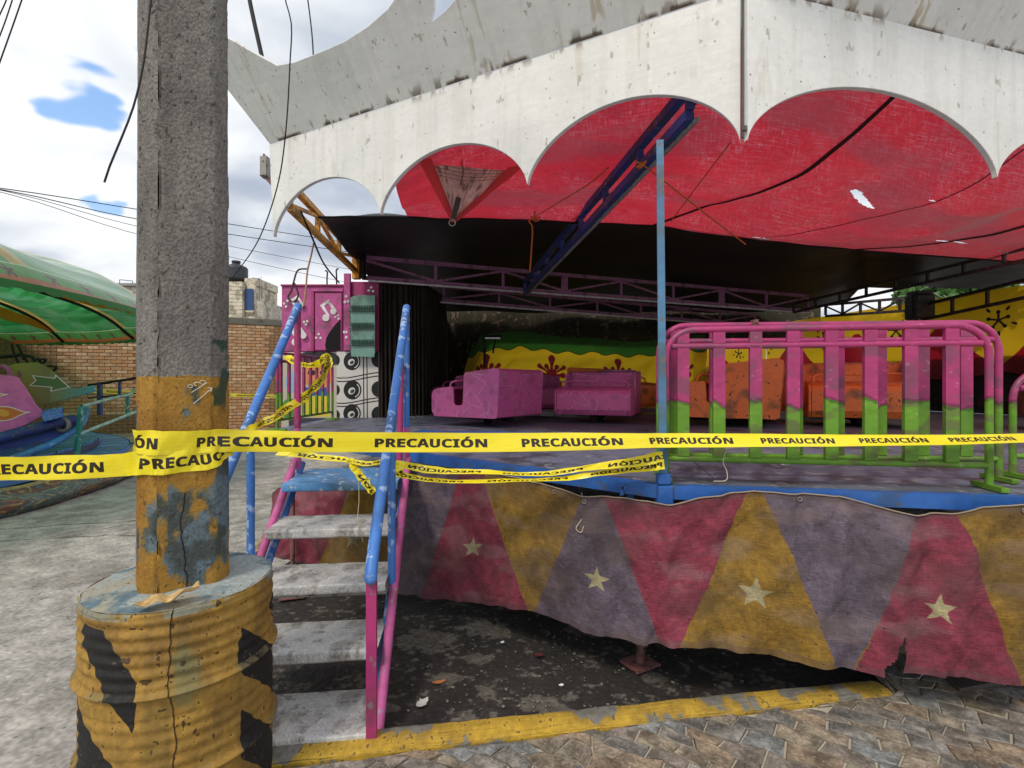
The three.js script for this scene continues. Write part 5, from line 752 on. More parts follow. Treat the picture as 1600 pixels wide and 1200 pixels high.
// curtain and back cloths
{
  const cur = sheet(220, 20, (u, v) => { const k = u * 3, P = [[-1.96, 7.62], [-1.35, 7.9], [-1.2, 9.2], [-1.6, 12.6]], i = Math.min(2, Math.floor(k)), f = k - i; const x = lerp(P[i][0], P[i + 1][0], f), z = lerp(P[i][1], P[i + 1][1], f), w = 0.05 * Math.sin(u * 180 + 2 * Math.sin(u * 23)) * (0.4 + 0.6 * v); return V(x + w * 0.7, lerp(3.16, DECK + 0.01, v), z - w); }, (u, v) => [u * 6, v * 2]);
  single('dark_curtain', cur, paint(0x2a241a, { grime: 0.5, dirt: 0x15130e, chips: 0.0, tone: 0.3, rough: 0.95, streak: 1 }), 'dark olive folded curtain beside the painted speakers', 'curtain');
  const olive = sheet(80, 20, (u, v) => V(lerp(-1.8, 7.6, u), lerp(3.5, lerp(DECK + 0.02, 2.56 + 0.05 * Math.sin(u * 9), sst(0.07, 0.14, u)), v) , 12.6 - 0.12 * Math.sin(u * 22) * v), (u, v) => [u * 7, v]);
  single('olive_tarp', olive, paint(0x2e2b1c, { grime: 0.5, tone: 0.3, rough: 0.95, streak: 1, size: 2 }), 'dark olive sheet hanging across the back of the ride', 'tarpaulin');
  // yellow sheet with splash flowers and wavy green top: drawn as print
  const W = 2048, H = 512, cv = document.createElement('canvas'); cv.width = W; cv.height = H; const c = cv.getContext('2d');
  c.fillStyle = '#e3b81c'; c.fillRect(0, 0, W, H); c.fillStyle = '#3a6e22'; c.beginPath(); c.moveTo(0, 0); c.lineTo(W, 0); for (let x = W; x >= 0; x -= 8) c.lineTo(x, 118 + 12 * Math.sin(x / 31)); c.closePath(); c.fill(); c.strokeStyle = '#26330f'; c.lineWidth = 6; c.stroke();
  const splash = (x, y, s, col) => { c.fillStyle = col; const drop = (a, L, r) => { c.save(); c.translate(x, y); c.rotate(a); c.beginPath(); c.moveTo(-r * 0.5, 0); c.quadraticCurveTo(-r * 0.25, -L * 0.5, -r * 0.55, -L * 0.72); c.arc(0, -L, r, Math.PI * 0.85, Math.PI * 0.15); c.quadraticCurveTo(r * 0.25, -L * 0.5, r * 0.5, 0); c.fill(); c.restore(); }; drop(0, 190 * s, 46 * s); for (const q of [-1, 1]) { drop(q * 0.62, 120 * s, 30 * s); drop(q * 1.05, 190 * s, 28 * s); drop(q * 1.6, 150 * s, 34 * s); drop(q * 2.4, 150 * s, 34 * s); } drop(Math.PI, 170 * s, 40 * s); c.beginPath(); c.arc(x, y, 70 * s, 0, 7); c.fill(); };
  for (const x of [255, 790, 1330, 1830]) splash(x, 292, 0.62, '#7a1a1c');
  const t = new THREE.CanvasTexture(cv); t.colorSpace = THREE.SRGBColorSpace;
  const ys = sheet(160, 40, (u, v) => { const x = lerp(-1.35, 4.6, u), y = lerp(2.78, 1.12, v) + (0.1 * Math.sin(u * 7) - 0.07 * Math.abs(Math.sin(u * 10 + 0.6))) * (1 - v); return V(x + (1 - v) * 0.42 * sst(0.12, 0, u), y - 0.16 * sst(0.12, 0, u) * (1 - v), 12.3 - 0.12 * Math.sin(u * 34 + v * 5 + 3 * Math.sin(u * 7)) * (0.25 + v) - 0.3 * nz(u * 14 + v * 4, v * 3, 3, 221)); }, (u, v) => [u, 1 - v]);
  single('yellow_cloth', ys, new THREE.MeshPhysicalMaterial({ map: t, roughness: 0.8, transmission: 0.55, thickness: 0, bumpMap: bumpFine, bumpScale: 0.002, side: THREE.DoubleSide }), 'yellow cloth with maroon splash flowers and wavy green top behind the pink cars', 'cloth');
  // right side: yellow points over red cloth
  const cv2 = document.createElement('canvas'); cv2.width = 2048; cv2.height = 512; const d = cv2.getContext('2d'); d.fillStyle = '#9c1420'; d.fillRect(0, 0, 2048, 512); d.fillStyle = '#e2b41a'; d.fillRect(0, 0, 2048, 170);
  for (let k = -1; k < 5; k++) { const x = 245 + k * 512 + 76; d.fillStyle = '#e2b41a'; d.beginPath(); d.moveTo(x - 80, 160); d.lineTo(x + 416, 160); d.lineTo(x + 168, 480); d.fill(); d.fillStyle = '#1d160c'; d.save(); d.translate(0, -47); d.scale(1, 1.25); for (let q = 0; q < 5; q++) { const a = q * 1.257 - 1.57; d.beginPath(); d.lineWidth = 9; d.strokeStyle = '#1d160c'; d.moveTo(x + 168, 190); d.lineTo(x + 168 + 38 * Math.cos(a), 190 + 38 * Math.sin(a)); d.stroke(); d.beginPath(); d.arc(x + 168 + 40 * Math.cos(a), 190 + 40 * Math.sin(a), 9, 0, 7); d.fill(); d.beginPath(); d.ellipse(x + 168 + 66 * Math.cos(a + 0.63), 190 + 66 * Math.sin(a + 0.63), 13, 6, a + 0.63, 0, 7); d.fill(); } d.restore(); }
  const t2 = new THREE.CanvasTexture(cv2); t2.colorSpace = THREE.SRGBColorSpace; const rm = new THREE.MeshPhysicalMaterial({ map: t2, roughness: 0.8, transmission: 0.6, thickness: 0, bumpMap: bumpFine, bumpScale: 0.002, side: THREE.DoubleSide });
  const rs = sheet(160, 24, (u, v) => { const x = lerp(8.15, 6.6, u), z = lerp(6.6, 13.3, u), yb = 1.80 - 0.12 * Math.abs(Math.sin(u * 12 + 0.4)); return V(x - 0.05 * Math.sin(u * 50) * v, lerp(3.12, yb, v), z); }, (u, v) => [u, 1 - v]);
  single('pennant_cloth', rs, rm, 'red cloth with yellow points and black splashes along the right side', 'cloth');
  const rb = sheet(80, 24, (u, v) => { const x = lerp(6.6, 4.7, u), z = 13.3 - 0.05 * Math.sin(u * 40) * v, yb = 1.7 - 0.2 * Math.abs(Math.sin(u * 7)); return V(x, lerp(2.85, yb, v), z); }, (u, v) => [0.3 + u * 0.5, 1 - v]);
  single('pennant_cloth', rb, rm, 'red and yellow pointed cloth across the far back right', 'cloth');
}
{ const P = [[8.25, 6.6], [6.75, 13.45], [4.0, 13.45], [-1.5, 13.45]]; const g = sheet(120, 4, (u, v) => { const k = u * 3, i = Math.min(2, Math.floor(k)), f = k - i; return V(lerp(P[i][0], P[i + 1][0], f) + 0.03 * Math.sin(u * 90) * v, lerp(k < 1.7 ? 2.05 : 1.5, DECK + 0.01, v), lerp(P[i][1], P[i + 1][1], f)); }, (u, v) => [u * 12, v]); single('added_backdrop', g, paint(0x22201c, { grime: 0.4, tone: 0.3, chips: 0, rough: 0.95 }), 'low dark windbreak sheet added to cover bright gaps behind the coloured cloths', 'backdrop'); }  // low sheet added to put dark behind the bright gaps below the cloths
// lamp fitting on a rod over the pink cars
{ const l = thing('hanging_lamp', 'small unlit lamp on a black rod above the pink cars', 'lamp'); const p = at(770, 526, 8.2); obj('rod', merge([pipe(at(757, 527, 8.2), at(757, 575, 8.2), 0.02, 8), pipe(at(774, 530, 8.2), at(770, 552, 8.2), 0.015, 8)]), M.black, l); obj('shade', box(0.28, 0.05, 0.12, p.x, p.y, p.z, 0.01), M.black, l); obj('diffuser', box(0.24, 0.02, 0.1, p.x, p.y - 0.03, p.z + 0.02), M.white, l); settle(l); }

// ================= caution tape =================
const tapeTex = (() => {
  const c = document.createElement('canvas'); c.width = 1024; c.height = 136; const d = c.getContext('2d'); d.fillStyle = '#f1de24'; d.fillRect(0, 0, 1024, 136);
  for (let k = 0; k < 260; k++) { d.fillStyle = `rgba(${k & 1 ? '255,246,140' : '196,176,20'},0.10)`; d.fillRect(hash(k, 1, 3) * 1024, hash(k, 2, 3) * 136, 30 + hash(k, 3, 3) * 160, 1.5 + hash(k, 4, 3) * 5); }
  d.fillStyle = '#2a1f10'; d.font = 'bold 78px sans-serif'; d.textBaseline = 'middle'; const w = d.measureText('PRECAUCIÓN').width; d.save(); d.translate(16, 74); d.scale(800 / w, 1); d.lineWidth = 4; d.strokeStyle = '#2a1f10'; d.strokeText('PRECAUCIÓN', 0, 0); d.fillText('PRECAUCIÓN', 0, 0); d.restore();
  const t = new THREE.CanvasTexture(c); t.colorSpace = THREE.SRGBColorSpace; t.wrapS = THREE.RepeatWrapping; t.magFilter = THREE.LinearFilter; t.anisotropy = 8; return t;
})();
const tapeM = new THREE.MeshStandardMaterial({ map: tapeTex, roughness: 0.3, side: THREE.DoubleSide });
// knots: { p: point, w: width, tw: twist in radians, u: word count so far }
function tapeGeo(K, n = 160, mirror = 1, crumple = 0.0) {
  const c = new THREE.CatmullRomCurve3(K.map((k) => k.p), false, 'centripetal', 0.5), m = K.length - 1;
  return sheet(n, 6, (s, v) => {
    const p = c.getPoint(s), tg = c.getTangent(s), f = s * m, i = Math.min(m - 1, Math.floor(f)), t = f - i, w = lerp(K[i].w, K[i + 1].w, t), tw = lerp(K[i].tw, K[i + 1].tw, t) + crumple * (nz(s * 14, 2, 3, 231) - 0.5);
    const side = new THREE.Vector3(0, 1, 0).addScaledVector(tg, -tg.y).normalize(), out = side.clone().cross(tg).normalize();
    return p.addScaledVector(side, Math.cos(tw) * w * (0.5 - v)).addScaledVector(out, Math.sin(tw) * w * (0.5 - v) + 0.004 * Math.sin(s * 37 + v * 3) + 0.01 * (nz(s * 30, v * 1.5, 3, 230) - 0.5) + crumple * 0.02 * (nz(s * 16, v * 1.2, 2, 232) - 0.5) * 2).add(new THREE.Vector3(0, 0.003 * Math.sin(s * 21) + 0.004 * (nz(s * 24, v, 2, 234) - 0.5) + crumple * 0.01 * (nz(s * 12, v, 2, 233) - 0.5), 0));
  }, (s, v) => { const f = s * m, i = Math.min(m - 1, Math.floor(f)), t = f - i; return [mirror * lerp(K[i].u, K[i + 1].u, t), 1 - v]; });
}
const kn = (px, py, Z, w, tw, u) => ({ p: at(px, py, Z), w, tw, u });
const W0 = 0.082;
const ringKnot = (sp, py, u, off, w = W0) => { let y = EYE; let q; for (let k = 0; k < 3; k++) { q = poleRing(sp, y, off); y = EYE - (py - 600) / F * -q.z; } q.y = y; return { p: q, w, tw: 0, u }; };
{ // tape held by the pole, off to the right
  const K = [[-0.30, 690, -0.80], [-0.2, 690, -0.6], [-0.16, 690, -0.52], [-0.115, 690, -0.45], [-0.074, 690, -0.385], [-0.037, 690.5, -0.30], [-0.003, 691, -0.23], [0.03, 691, -0.17], [0.09, 691, -0.03], [0.14, 690.5, 0.09], [0.172, 690, 0.17]].map(([a, py, u]) => ringKnot(a, py, u, a < -0.08 ? 0.004 : 0.012));
  K.push(kn(390, 690, 1.94, W0, 0, 0.31), kn(450, 690, 1.98, W0, 0.02, 0.53), kn(580, 690.5, 2.07, W0, 0.05, 1), kn(700, 690.5, 2.16, W0, 0.15, 1.53), kn(810, 690, 2.25, W0, 0.28, 2), kn(920, 689.5, 2.36, W0, 0.45, 2.55), kn(1010, 689, 2.45, W0, 0.62, 3), kn(1036, 689, 2.49, W0, 0.66, 3.15), kn(1110, 688.5, 2.50, W0, 0.72, 3.6), kn(1185, 688, 2.47, W0, 0.8, 4), kn(1265, 687.5, 2.44, W0, 0.86, 4.55), kn(1340, 687, 2.41, W0, 0.94, 5), kn(1480, 686, 2.36, W0, 1.08, 6), kn(1600, 684, 2.3, W0, 1.18, 6.9), kn(1750, 682, 2.25, W0, 1.2, 8), kn(2000, 680, 2.2, W0, 1.2, 9.6), kn(2300, 676, 2.2, W0, 1.1, 11.4));
  const tp = thing('caution_tape', 'long yellow caution tape reading PRECAUCIÓN stretched from pole to right edge', 'caution tape', 'yellow caution tapes'); obj('ribbon', tapeGeo(K, 420), tapeM, tp); settle(tp);
}
{ const K = [kn(-260, 742, 1.66, W0, 0, 0.16), kn(-100, 736, 1.71, W0, 0, 0.78), kn(0, 732.5, 1.745, W0, 0, 1.17), kn(110, 729, 1.785, W0, 0, 1.605), kn(190, 726, 1.81, W0, 0, 1.915)];
  for (const [a, py, u, w] of [[-0.074, 725, 2.0, 1], [-0.037, 724, 2.06, 1], [-0.003, 723, 2.11, 1], [0.03, 721.5, 2.18, 1], [0.09, 720, 2.32, 1], [0.14, 717, 2.44, 1], [0.175, 711, 2.52, 0.95], [0.21, 702, 2.6, 0.8], [0.25, 699, 2.7, 0.7], [0.33, 696, 2.85, 0.7]]) K.push(ringKnot(a, py, u, 0.008, W0 * w));
  const tp = thing('caution_tape', 'lower yellow caution tape reading PRECAUCIÓN from left edge around the pole', 'caution tape', 'yellow caution tapes'); obj('ribbon', tapeGeo(K, 260), tapeM, tp); settle(tp); }
const strand = (label, K, mir = 1, cr = 0.5, n = 160) => { const tp = thing('caution_tape', label, 'caution tape', 'yellow caution tapes'); obj('ribbon', tapeGeo(K, n, mir, cr), tapeM, tp); return settle(tp); };
strand('upper slack caution tape sagging from stair rail to blue post', [kn(606, 722, 2.88, 0.036, 0.7, 0), kn(660, 732, 2.85, 0.05, 0.7, 0.35), kn(740, 737, 2.8, 0.038, 1.0, 0.9), kn(830, 740, 2.75, 0.036, 1.1, 1.5), kn(930, 730, 2.62, 0.04, 0.8, 2.1), kn(1000, 720, 2.5, 0.05, 0.3, 2.5), kn(1036, 714, 2.5, 0.05, 0.2, 2.7)], -1, 0.6);
strand('lower slack caution tape sagging from stair rail to blue post', [kn(612, 740, 2.86, 0.036, 0.4, 0.2), kn(660, 748, 2.83, 0.036, 1.05, 0.55), kn(760, 752, 2.78, 0.036, 1.15, 1.2), kn(860, 748, 2.7, 0.036, 1.15, 1.8), kn(950, 738, 2.6, 0.04, 0.9, 2.4), kn(1010, 728, 2.52, 0.05, 0.4, 2.8), kn(1038, 726, 2.5, 0.05, 0.3, 3)], -1, 0.6);
strand('crumpled caution tape across the top stair tread', [kn(432, 708, 3.05, 0.04, 0.8, 0), kn(480, 711, 3.0, 0.05, 0.9, 0.3), kn(540, 719, 2.95, 0.04, 0.9, 0.6), kn(580, 724, 2.9, 0.036, 1.0, 0.9), kn(612, 722, 2.86, 0.04, 0.7, 1.1), kn(630, 742, 2.84, 0.036, 0.3, 1.25)], -1, 0.6);
strand('short torn end of caution tape dangling over the top tread', [kn(545, 716, 2.93, 0.036, 0.9, 0), kn(556, 734, 2.92, 0.045, 0.8, 0.15), kn(570, 752, 2.91, 0.045, 0.6, 0.3), kn(584, 771, 2.9, 0.04, 0.5, 0.45)], -1, 0.6, 60);
strand('caution tape twisted from the pole up to the left handrail post', [kn(385, 676, 2.3, 0.036, 0.6, 0), kn(420, 656, 2.7, 0.04, 0.9, 0.4), kn(450, 637, 3.2, 0.06, 0.9, 0.9), kn(480, 616, 3.8, 0.06, 0.9, 1.5), kn(505, 588, 4.8, 0.07, 0.6, 2.1), kn(514, 560, 5.6, 0.08, 0.5, 2.5)], -1, 0.7);
strand('caution tape drooping along the small barrier by the trailer', [kn(446, 556, 5.5, 0.08, 0.8, 0), kn(462, 566, 5.5, 0.09, 0.9, 0.4), kn(482, 571, 5.6, 0.09, 0.9, 0.8), kn(500, 566, 5.8, 0.08, 0.8, 1.2), kn(512, 556, 5.9, 0.07, 0.5, 1.5), kn(516, 575, 5.9, 0.06, 0.5, 1.7)], -1, 0.8);
strand('distant yellow tape stretched along the brick wall', [kn(140, 610, 10.6, 0.1, 0.1, 0), kn(215, 614, 11.6, 0.1, 0.1, 3), kn(330, 616, 13.6, 0.1, 0.1, 6), kn(440, 620, 15.8, 0.1, 0.1, 9), kn(520, 622, 17, 0.1, 0.1, 12)], 1, 0.1);
single('cord', tube([at(560, 744, 2.95), at(561, 780, 2.94), at(559, 812, 2.93), at(563, 832, 2.93), at(567, 846, 2.93)], 0.0022, 30, 5), M.string, 'thin pale cord dangling in front of the upper stair treads', 'cord');
single('cord', tube([at(1134, 706, 2.56), at(1130, 722, 2.55), at(1136, 738, 2.54), at(1135, 750, 2.53), at(1115, 752, 2.54)], 0.0022, 30, 5), M.string, 'thin pale cord hanging from the barrier bottom rail', 'cord');

// ================= litter =================
function leaf(label, X, Y, Z, L, w, yaw, col, curl = 0.3, cat = 'leaf', name = 'dry_leaf') {
  const g = sheet(12, 6, (u, v) => { const a = (u - 0.5) * L, b = (v - 0.5) * 2 * w * Math.pow(Math.sin(Math.PI * (0.04 + 0.92 * u)), 0.7) * (cat === 'leaf' ? 1 : 0.45 + 1.1 * nz(u * 6 + X * 9, v > 0.5 ? 3 : 8, 2, 240)); return V(a, curl * (a * a / L * 2 + b * b / w) + 0.004, b); }); g.rotateY(yaw).translate(X, Y, -Z);
  return single(name, g, flat(col, 0.8), label, cat);
}
leaf('curled dry orange leaf on the dark earth below the skirt', -0.385, 0.02, 2.70, 0.075, 0.016, 0.3, 0xa8683a);
leaf('small pale curled leaf lying below the fourth stair gap', -0.86, 0.02, 2.55, 0.06, 0.014, 2.0, 0xc8a86a, 0.6);
leaf('torn scrap of pale paper on the earth beside the stair foot', -0.44, 0.02, 2.52, 0.085, 0.022, 1.1, 0xb9b9b6, 0.3, 'paper', 'paper_scrap');
leaf('tiny white paper bit on the earth near the cement crust', 0.255, 0.03, 2.66, 0.028, 0.012, 0.4, 0xdcdcd8, 0.3, 'paper', 'paper_scrap');
leaf('white paper bit on the earth under the red panel', -0.06, 0.03, 3.1, 0.03, 0.013, 0.9, 0xdcdcd8, 0.3, 'paper', 'paper_scrap');
leaf('white scrap beside the rusty jack stand', 0.79, 0.03, 3.05, 0.04, 0.02, 2.2, 0xcfcfca, 0.6, 'paper', 'paper_scrap');
leaf('dark red wrapper on the earth below the yellow panel', 0.15, 0.03, 2.95, 0.06, 0.02, 0.1, 0x5a2224, 0.4, 'wrapper', 'wrapper');
leaf('white paper scrap lying on the ride floor behind the barriers', 1.62, DECK + 0.006, 3.05, 0.09, 0.02, 0.2, 0xd8d8d4, 0.5, 'paper', 'paper_scrap');
single('flagstone', (() => { const g = plate([[-0.1, -0.05], [0.12, -0.03], [0.09, 0.05], [-0.08, 0.045]], 0.02, 0.003); g.rotateX(-Math.PI / 2).rotateZ(0.12); const p = at(1520, 1078, 2.5); return g.translate(2.26, 0.125, -2.52); })(), darkSteel0, 'loose grey slab on the tiles under the right end of the skirt', 'slab');
single('plank', bar(at(395, 868, 3.75), at(438, 812, 3.95), 0.07, 0.03), paint(0xa08a66, { grime: 0.6, chips: 0.2 }), 'weathered plank leaning behind the left side of the stairs', 'plank');

// ================= the ride on the left =================
{
  const C = [-13.5, 6];
  const pol = (r, a, y) => V(C[0] + r * Math.cos(a), y, C[1] + r * Math.sin(a));
  // canopy: gored dome with an inner lining, ribs and a starred rim
  const cn = thing('green_canopy', 'big green domed ride canopy with orange trimmed rim at left', 'canopy');
  const prof = [[8, 0], [7.85, 0.16], [7.5, 0.45], [7.1, 0.68], [6.5, 0.87], [5, 1.2], [3, 1.5], [0.6, 1.8]];
  const hAt = (r) => pw(prof.map(([a, b]) => [a, b]).sort((a, b) => a[0] - b[0]), r)[0];
  const NG = 18, Y0 = 2.75;
  const gm = tex(512, 1024, (u, v) => { // u across a gore, v from rim (0) to hub (1)
    const n = nz(u * 5, v * 20, 4, 241), f = nz(u * 50, v * 120, 3, 242), fold = nz(u * 1.5, v * 60, 3, 243); const ed = Math.min(u, 1 - u);
    let c = mix3([0.16, 0.55, 0.24], [0.30, 0.68, 0.40], sst(0.35, 0.65, fold)); c = mix3(c, [0.62, 0.76, 0.62], 0.4 * sst(0.5, 0.7, n));  // paler and darker bands: shading of folds put into the green
    if (ed < 0.045) c = [0.82, 0.72, 0.40]; const vv = v * 7.4;
    if (vv < 0.26) { c = mix3([0.30, 0.62, 0.28], [0.44, 0.72, 0.36], n); if (vv > 0.235) c = [0.80, 0.88, 0.72]; }
    if (vv < 0.07) c = [0.78, 0.46, 0.22];
    const k = Math.floor(u * 5), cx = (k + 0.5) / 5, dx = (u - cx) * 2.8, dy = vv - 0.13, a = Math.atan2(dy, dx), rr3 = 0.055 * (1 + 0.55 * Math.cos(5 * (a - 1.57))); if (Math.hypot(dx, dy) < rr3) c = [0.46, 0.26, 0.28];
    return c.map((q) => q * (0.9 + 0.2 * f));
  });
  const cm = new THREE.MeshPhysicalMaterial({ map: gm, roughness: 0.75, transmission: 0.7, thickness: 0, side: THREE.DoubleSide });
  for (let k = 0; k < NG; k++) {
    const a0 = k / NG * 2 * Math.PI, a1 = (k + 1) / NG * 2 * Math.PI, mid = Math.cos((a0 + a1) / 2), zz = Math.sin((a0 + a1) / 2);
    const g = sheet(20, 60, (u, v) => { const r = lerp(8, 0.6, v), a = lerp(a0, a1, u), sag = 0.16 * Math.sin(Math.PI * u) * Math.sin(Math.PI * Math.min(1, v * 1.6 + 0.06)) ; const fold = 0.025 * Math.sin(r * 13 + 1.2 * Math.sin(u * 3)) * Math.sin(Math.PI * u); return pol(r, a, Y0 + hAt(r) - sag + fold); }, (u, v) => [u, v]);
    obj('gore', g, cm, cn);
    obj('valance', sheet(40, 2, (u, v) => { const a = lerp(a0, a1, u); return pol(8.0 + 0.01 * v, a, Y0 - v * (0.07 + 0.035 * Math.abs(Math.sin(u * Math.PI * 9)))); }), new THREE.MeshPhysicalMaterial({ color: 0x2c7a30, roughness: 0.8, transmission: 0.35, thickness: 0, side: THREE.DoubleSide }), cn);
    const rp = []; for (let q = 0; q <= 14; q++) { const r = lerp(7.95, 0.8, q / 14); rp.push(pol(r, a0, Y0 + hAt(r) - 0.07)); } obj('rib', tube(rp, 0.035, 40, 6), M.darkWire, cn);
    if (k % 2 === 0) { const am = (a0 + a1) / 2; // orange panels hung inside along the ribs
      obj('inner_panel', sheet(20, 4, (u, v) => { const r = lerp(7.7, 5.2, u), w = 0.2 * Math.sin(Math.PI * (0.08 + 0.9 * u)); return pol(r, a0 + (v - 0.5) * w / r * 1.2, Y0 + hAt(r) - 0.10 - 0.22 * Math.sin(Math.PI * u) * (0.4 + v)); }), new THREE.MeshPhysicalMaterial({ color: 0xe8901e, roughness: 0.8, transmission: 0.55, thickness: 0, side: THREE.DoubleSide }), cn); }
  }
  obj('mast', pipe(pol(0, 0, 0), pol(0, 0, Y0 + 1.9), 0.3, 20), M.navy, cn); settle(cn);

  // round platform in two steps
  const pf = thing('round_platform', 'low round blue platform of the left ride with navy upper ring', 'platform');
  const blueB = [0x3f86c8, 0x377ab8, 0x4a92d2].map((c) => paint(c, { chip: 0x9ab8d4, chips: 0.12, grime: 0.3, rough: 0.45 })), navyB = paint(0x4a4e66, { chip: 0x8a8a98, chips: 0.14, grime: 0.4 });
  const ringPiece = (r0, r1, a, b, y, t) => { const s = new THREE.Shape(); s.absarc(0, 0, r1, a, b, false); s.absarc(0, 0, r0, b, a, true); const g = new THREE.ExtrudeGeometry(s, { depth: t, bevelEnabled: false, curveSegments: 8 }); g.rotateX(-Math.PI / 2); return boxUV(g.translate(C[0], y - t, -C[1])); };
  for (let k = 0; k < 26; k++) { const a = -0.9 + k * 0.085; obj('step_board', ringPiece(6.75, 7.22, a + 0.003, a + 0.082, 0.42, 0.04), blueB[k % 3], pf); obj('step_board', ringPiece(6.25, 6.73, a + 0.003, a + 0.082, 0.56, 0.04), blueB[(k + 1) % 3], pf); obj('ring_board', ringPiece(5.4, 6.2, a + 0.003, a + 0.082, 0.72, 0.04), navyB, pf); obj('ring_board', ringPiece(4.4, 5.36, a + 0.003, a + 0.082, 0.84, 0.04), navyB, pf); }
  obj('edge_band', sheet(60, 1, (u, v) => pol(7.24, lerp(-0.9, 1.3, u), lerp(0.425, 0.33, v))), blueB[0], pf); obj('riser', sheet(60, 1, (u, v) => pol(6.74, lerp(-0.9, 1.3, u), lerp(0.52, 0.42, v))), navyB, pf); obj('riser', sheet(60, 1, (u, v) => pol(6.22, lerp(-0.9, 1.3, u), lerp(0.68, 0.56, v))), navyB, pf); obj('core', new THREE.CylinderGeometry(7.0, 7.0, 0.36, 60).translate(C[0], 0.18, -C[1]), M.navy, pf);
  settle(pf);
  // painted skirt lying slack around it
  const N = 1024, fl = tex(N, 256, (u, v) => { const x = u * 16, y = v * 1.2, n = nz(x * 1.2 + 1.5 * nz(x, y * 2, 2, 252), y * 3, 3, 251), f = nz(x * 14, y * 14, 3, 253); const b = Math.abs(((n * 7) % 1) - 0.5); let c = mix3([0.30, 0.38, 0.40], [0.42, 0.46, 0.42], f); if (n > 0.58) c = [0.46, 0.32, 0.26]; if (b < 0.075) c = [0.68, 0.60, 0.34]; else if (b > 0.40 && n > 0.45) c = mix3(c, [0.20, 0.30, 0.36], 0.7); if (v > 0.9) c = mix3(c, [0.70, 0.66, 0.42], 0.7); return c.map((q) => q * (0.75 + 0.4 * f)); });
  const sk = sheet(260, 18, (u, v) => { const a = lerp(-0.6, 0.75, u), n = nz(u * 22, v * 1.2, 3, 261), d = nz(u * 9, 4, 3, 262); const r = 7.26 + 0.26 * Math.sin(Math.PI * Math.min(1, v * 0.75)) + 0.16 * (n - 0.5) * v + 0.1 * v * d; return pol(r, a, lerp(0.36 - 0.06 * d, 0.012, Math.pow(v, 1.0)) + 0.02 * (n - 0.5) * (1 - v)); }, (u, v) => [u, 1 - v]);
  single('painted_skirt', sk, new THREE.MeshStandardMaterial({ map: fl, roughness: 0.6, bumpMap: bumpFine, bumpScale: 0.003, side: THREE.DoubleSide }), 'grey green skirt with gold curls around the foot of the left ride', 'skirt');
  // teal handrails
  const teal = paint(0x2f8a80, { chip: 0xbcd8d0, chips: 0.16, grime: 0.3 }), pale = paint(0xa8cfc4, { chip: 0x6a9a90, chips: 0.14 });
  const hr = thing('stair_handrail', 'teal and pale green pipe handrail of the left ride steps', 'handrail');
  obj('post', bar(at(119, 716, 7.75), at(128, 634, 7.75), 0.07, 0.05), teal, hr); obj('post', pipe(at(199, 655, 9.6), at(199, 618, 9.6), 0.03), teal, hr);
  obj('rail', tube([at(128, 635, 7.75), at(150, 629, 8.2), at(185, 620, 9.2), at(205, 615, 9.8), at(212, 608, 9.9)], 0.026, 40, 8), pale, hr); obj('rail', pipe(at(125, 678, 7.75), at(216, 642, 9.8), 0.026), pale, hr); settle(hr);
  const dr = thing('dark_railing', 'thin dark railing at the rear of the left ride before the wall', 'railing');
  for (const [px, y0, y1, r] of [[156, 648, 597, 0.07], [187, 620, 594, 0.04], [236, 650, 588, 0.05]]) obj('post', bar(at(px, y0, 10.4), at(px, y1, 10.4), r), M.navy, dr); obj('rail', pipe(at(138, 602, 10.4), at(240, 587, 10.4), 0.025), M.darkWire, dr); obj('rail', pipe(at(138, 622, 10.4), at(240, 612, 10.4), 0.015), M.darkWire, dr); settle(dr);

  // the ride's cars: pink flame nose, arrow tail
  const Zc = 7.35, cv = document.createElement('canvas'); cv.width = 1024; cv.height = 800; { const c = cv.getContext('2d'); const gr = c.createLinearGradient(0, 0, 1024, 0); c.fillStyle = '#ee7abc'; c.fillRect(0, 0, 1024, 800); for (let k = 0; k < 500; k++) { c.fillStyle = k & 1 ? 'rgba(226,120,180,0.10)' : 'rgba(150,60,140,0.08)'; c.beginPath(); c.ellipse(hash(k, 1, 8) * 1024, hash(k, 2, 8) * 800, 20 + 80 * hash(k, 3, 8), 10 + 40 * hash(k, 4, 8), 0, 0, 7); c.fill(); }
    const flame = (x, y, w, h, s) => { c.fillStyle = '#e07a22'; c.strokeStyle = '#f2ece0'; c.lineWidth = 11; c.beginPath(); c.moveTo(x + w, y - s); c.bezierCurveTo(x + w * 0.7, y + 4, x + w * 0.62, y - h, x + w * 0.22, y - h); c.bezierCurveTo(x - w * 0.08, y - h, x - w * 0.08, y + h, x + w * 0.22, y + h); c.bezierCurveTo(x + w * 0.6, y + h, x + w * 0.62, y + 10, x + w, y - s); c.fill(); c.stroke(); c.fillStyle = '#f0b030'; c.beginPath(); c.ellipse(x + w * 0.26, y - h * 0.1, w * 0.16, h * 0.5, 0.2, 0, 7); c.fill(); }; flame(90, 330, 470, 95, 10); flame(380, 545, 470, 82, 10); flame(-200, 500, 430, 90, 0); }
  const ft = new THREE.CanvasTexture(cv); ft.colorSpace = THREE.SRGBColorSpace;
  const outlineUV = (g, x0, x1, y0, y1) => { const uv = g.attributes.uv, p = g.attributes.position; for (let i = 0; i < uv.count; i++) uv.setXY(i, (p.getX(i) - x0) / (x1 - x0), (p.getY(i) - y0) / (y1 - y0)); return g; };
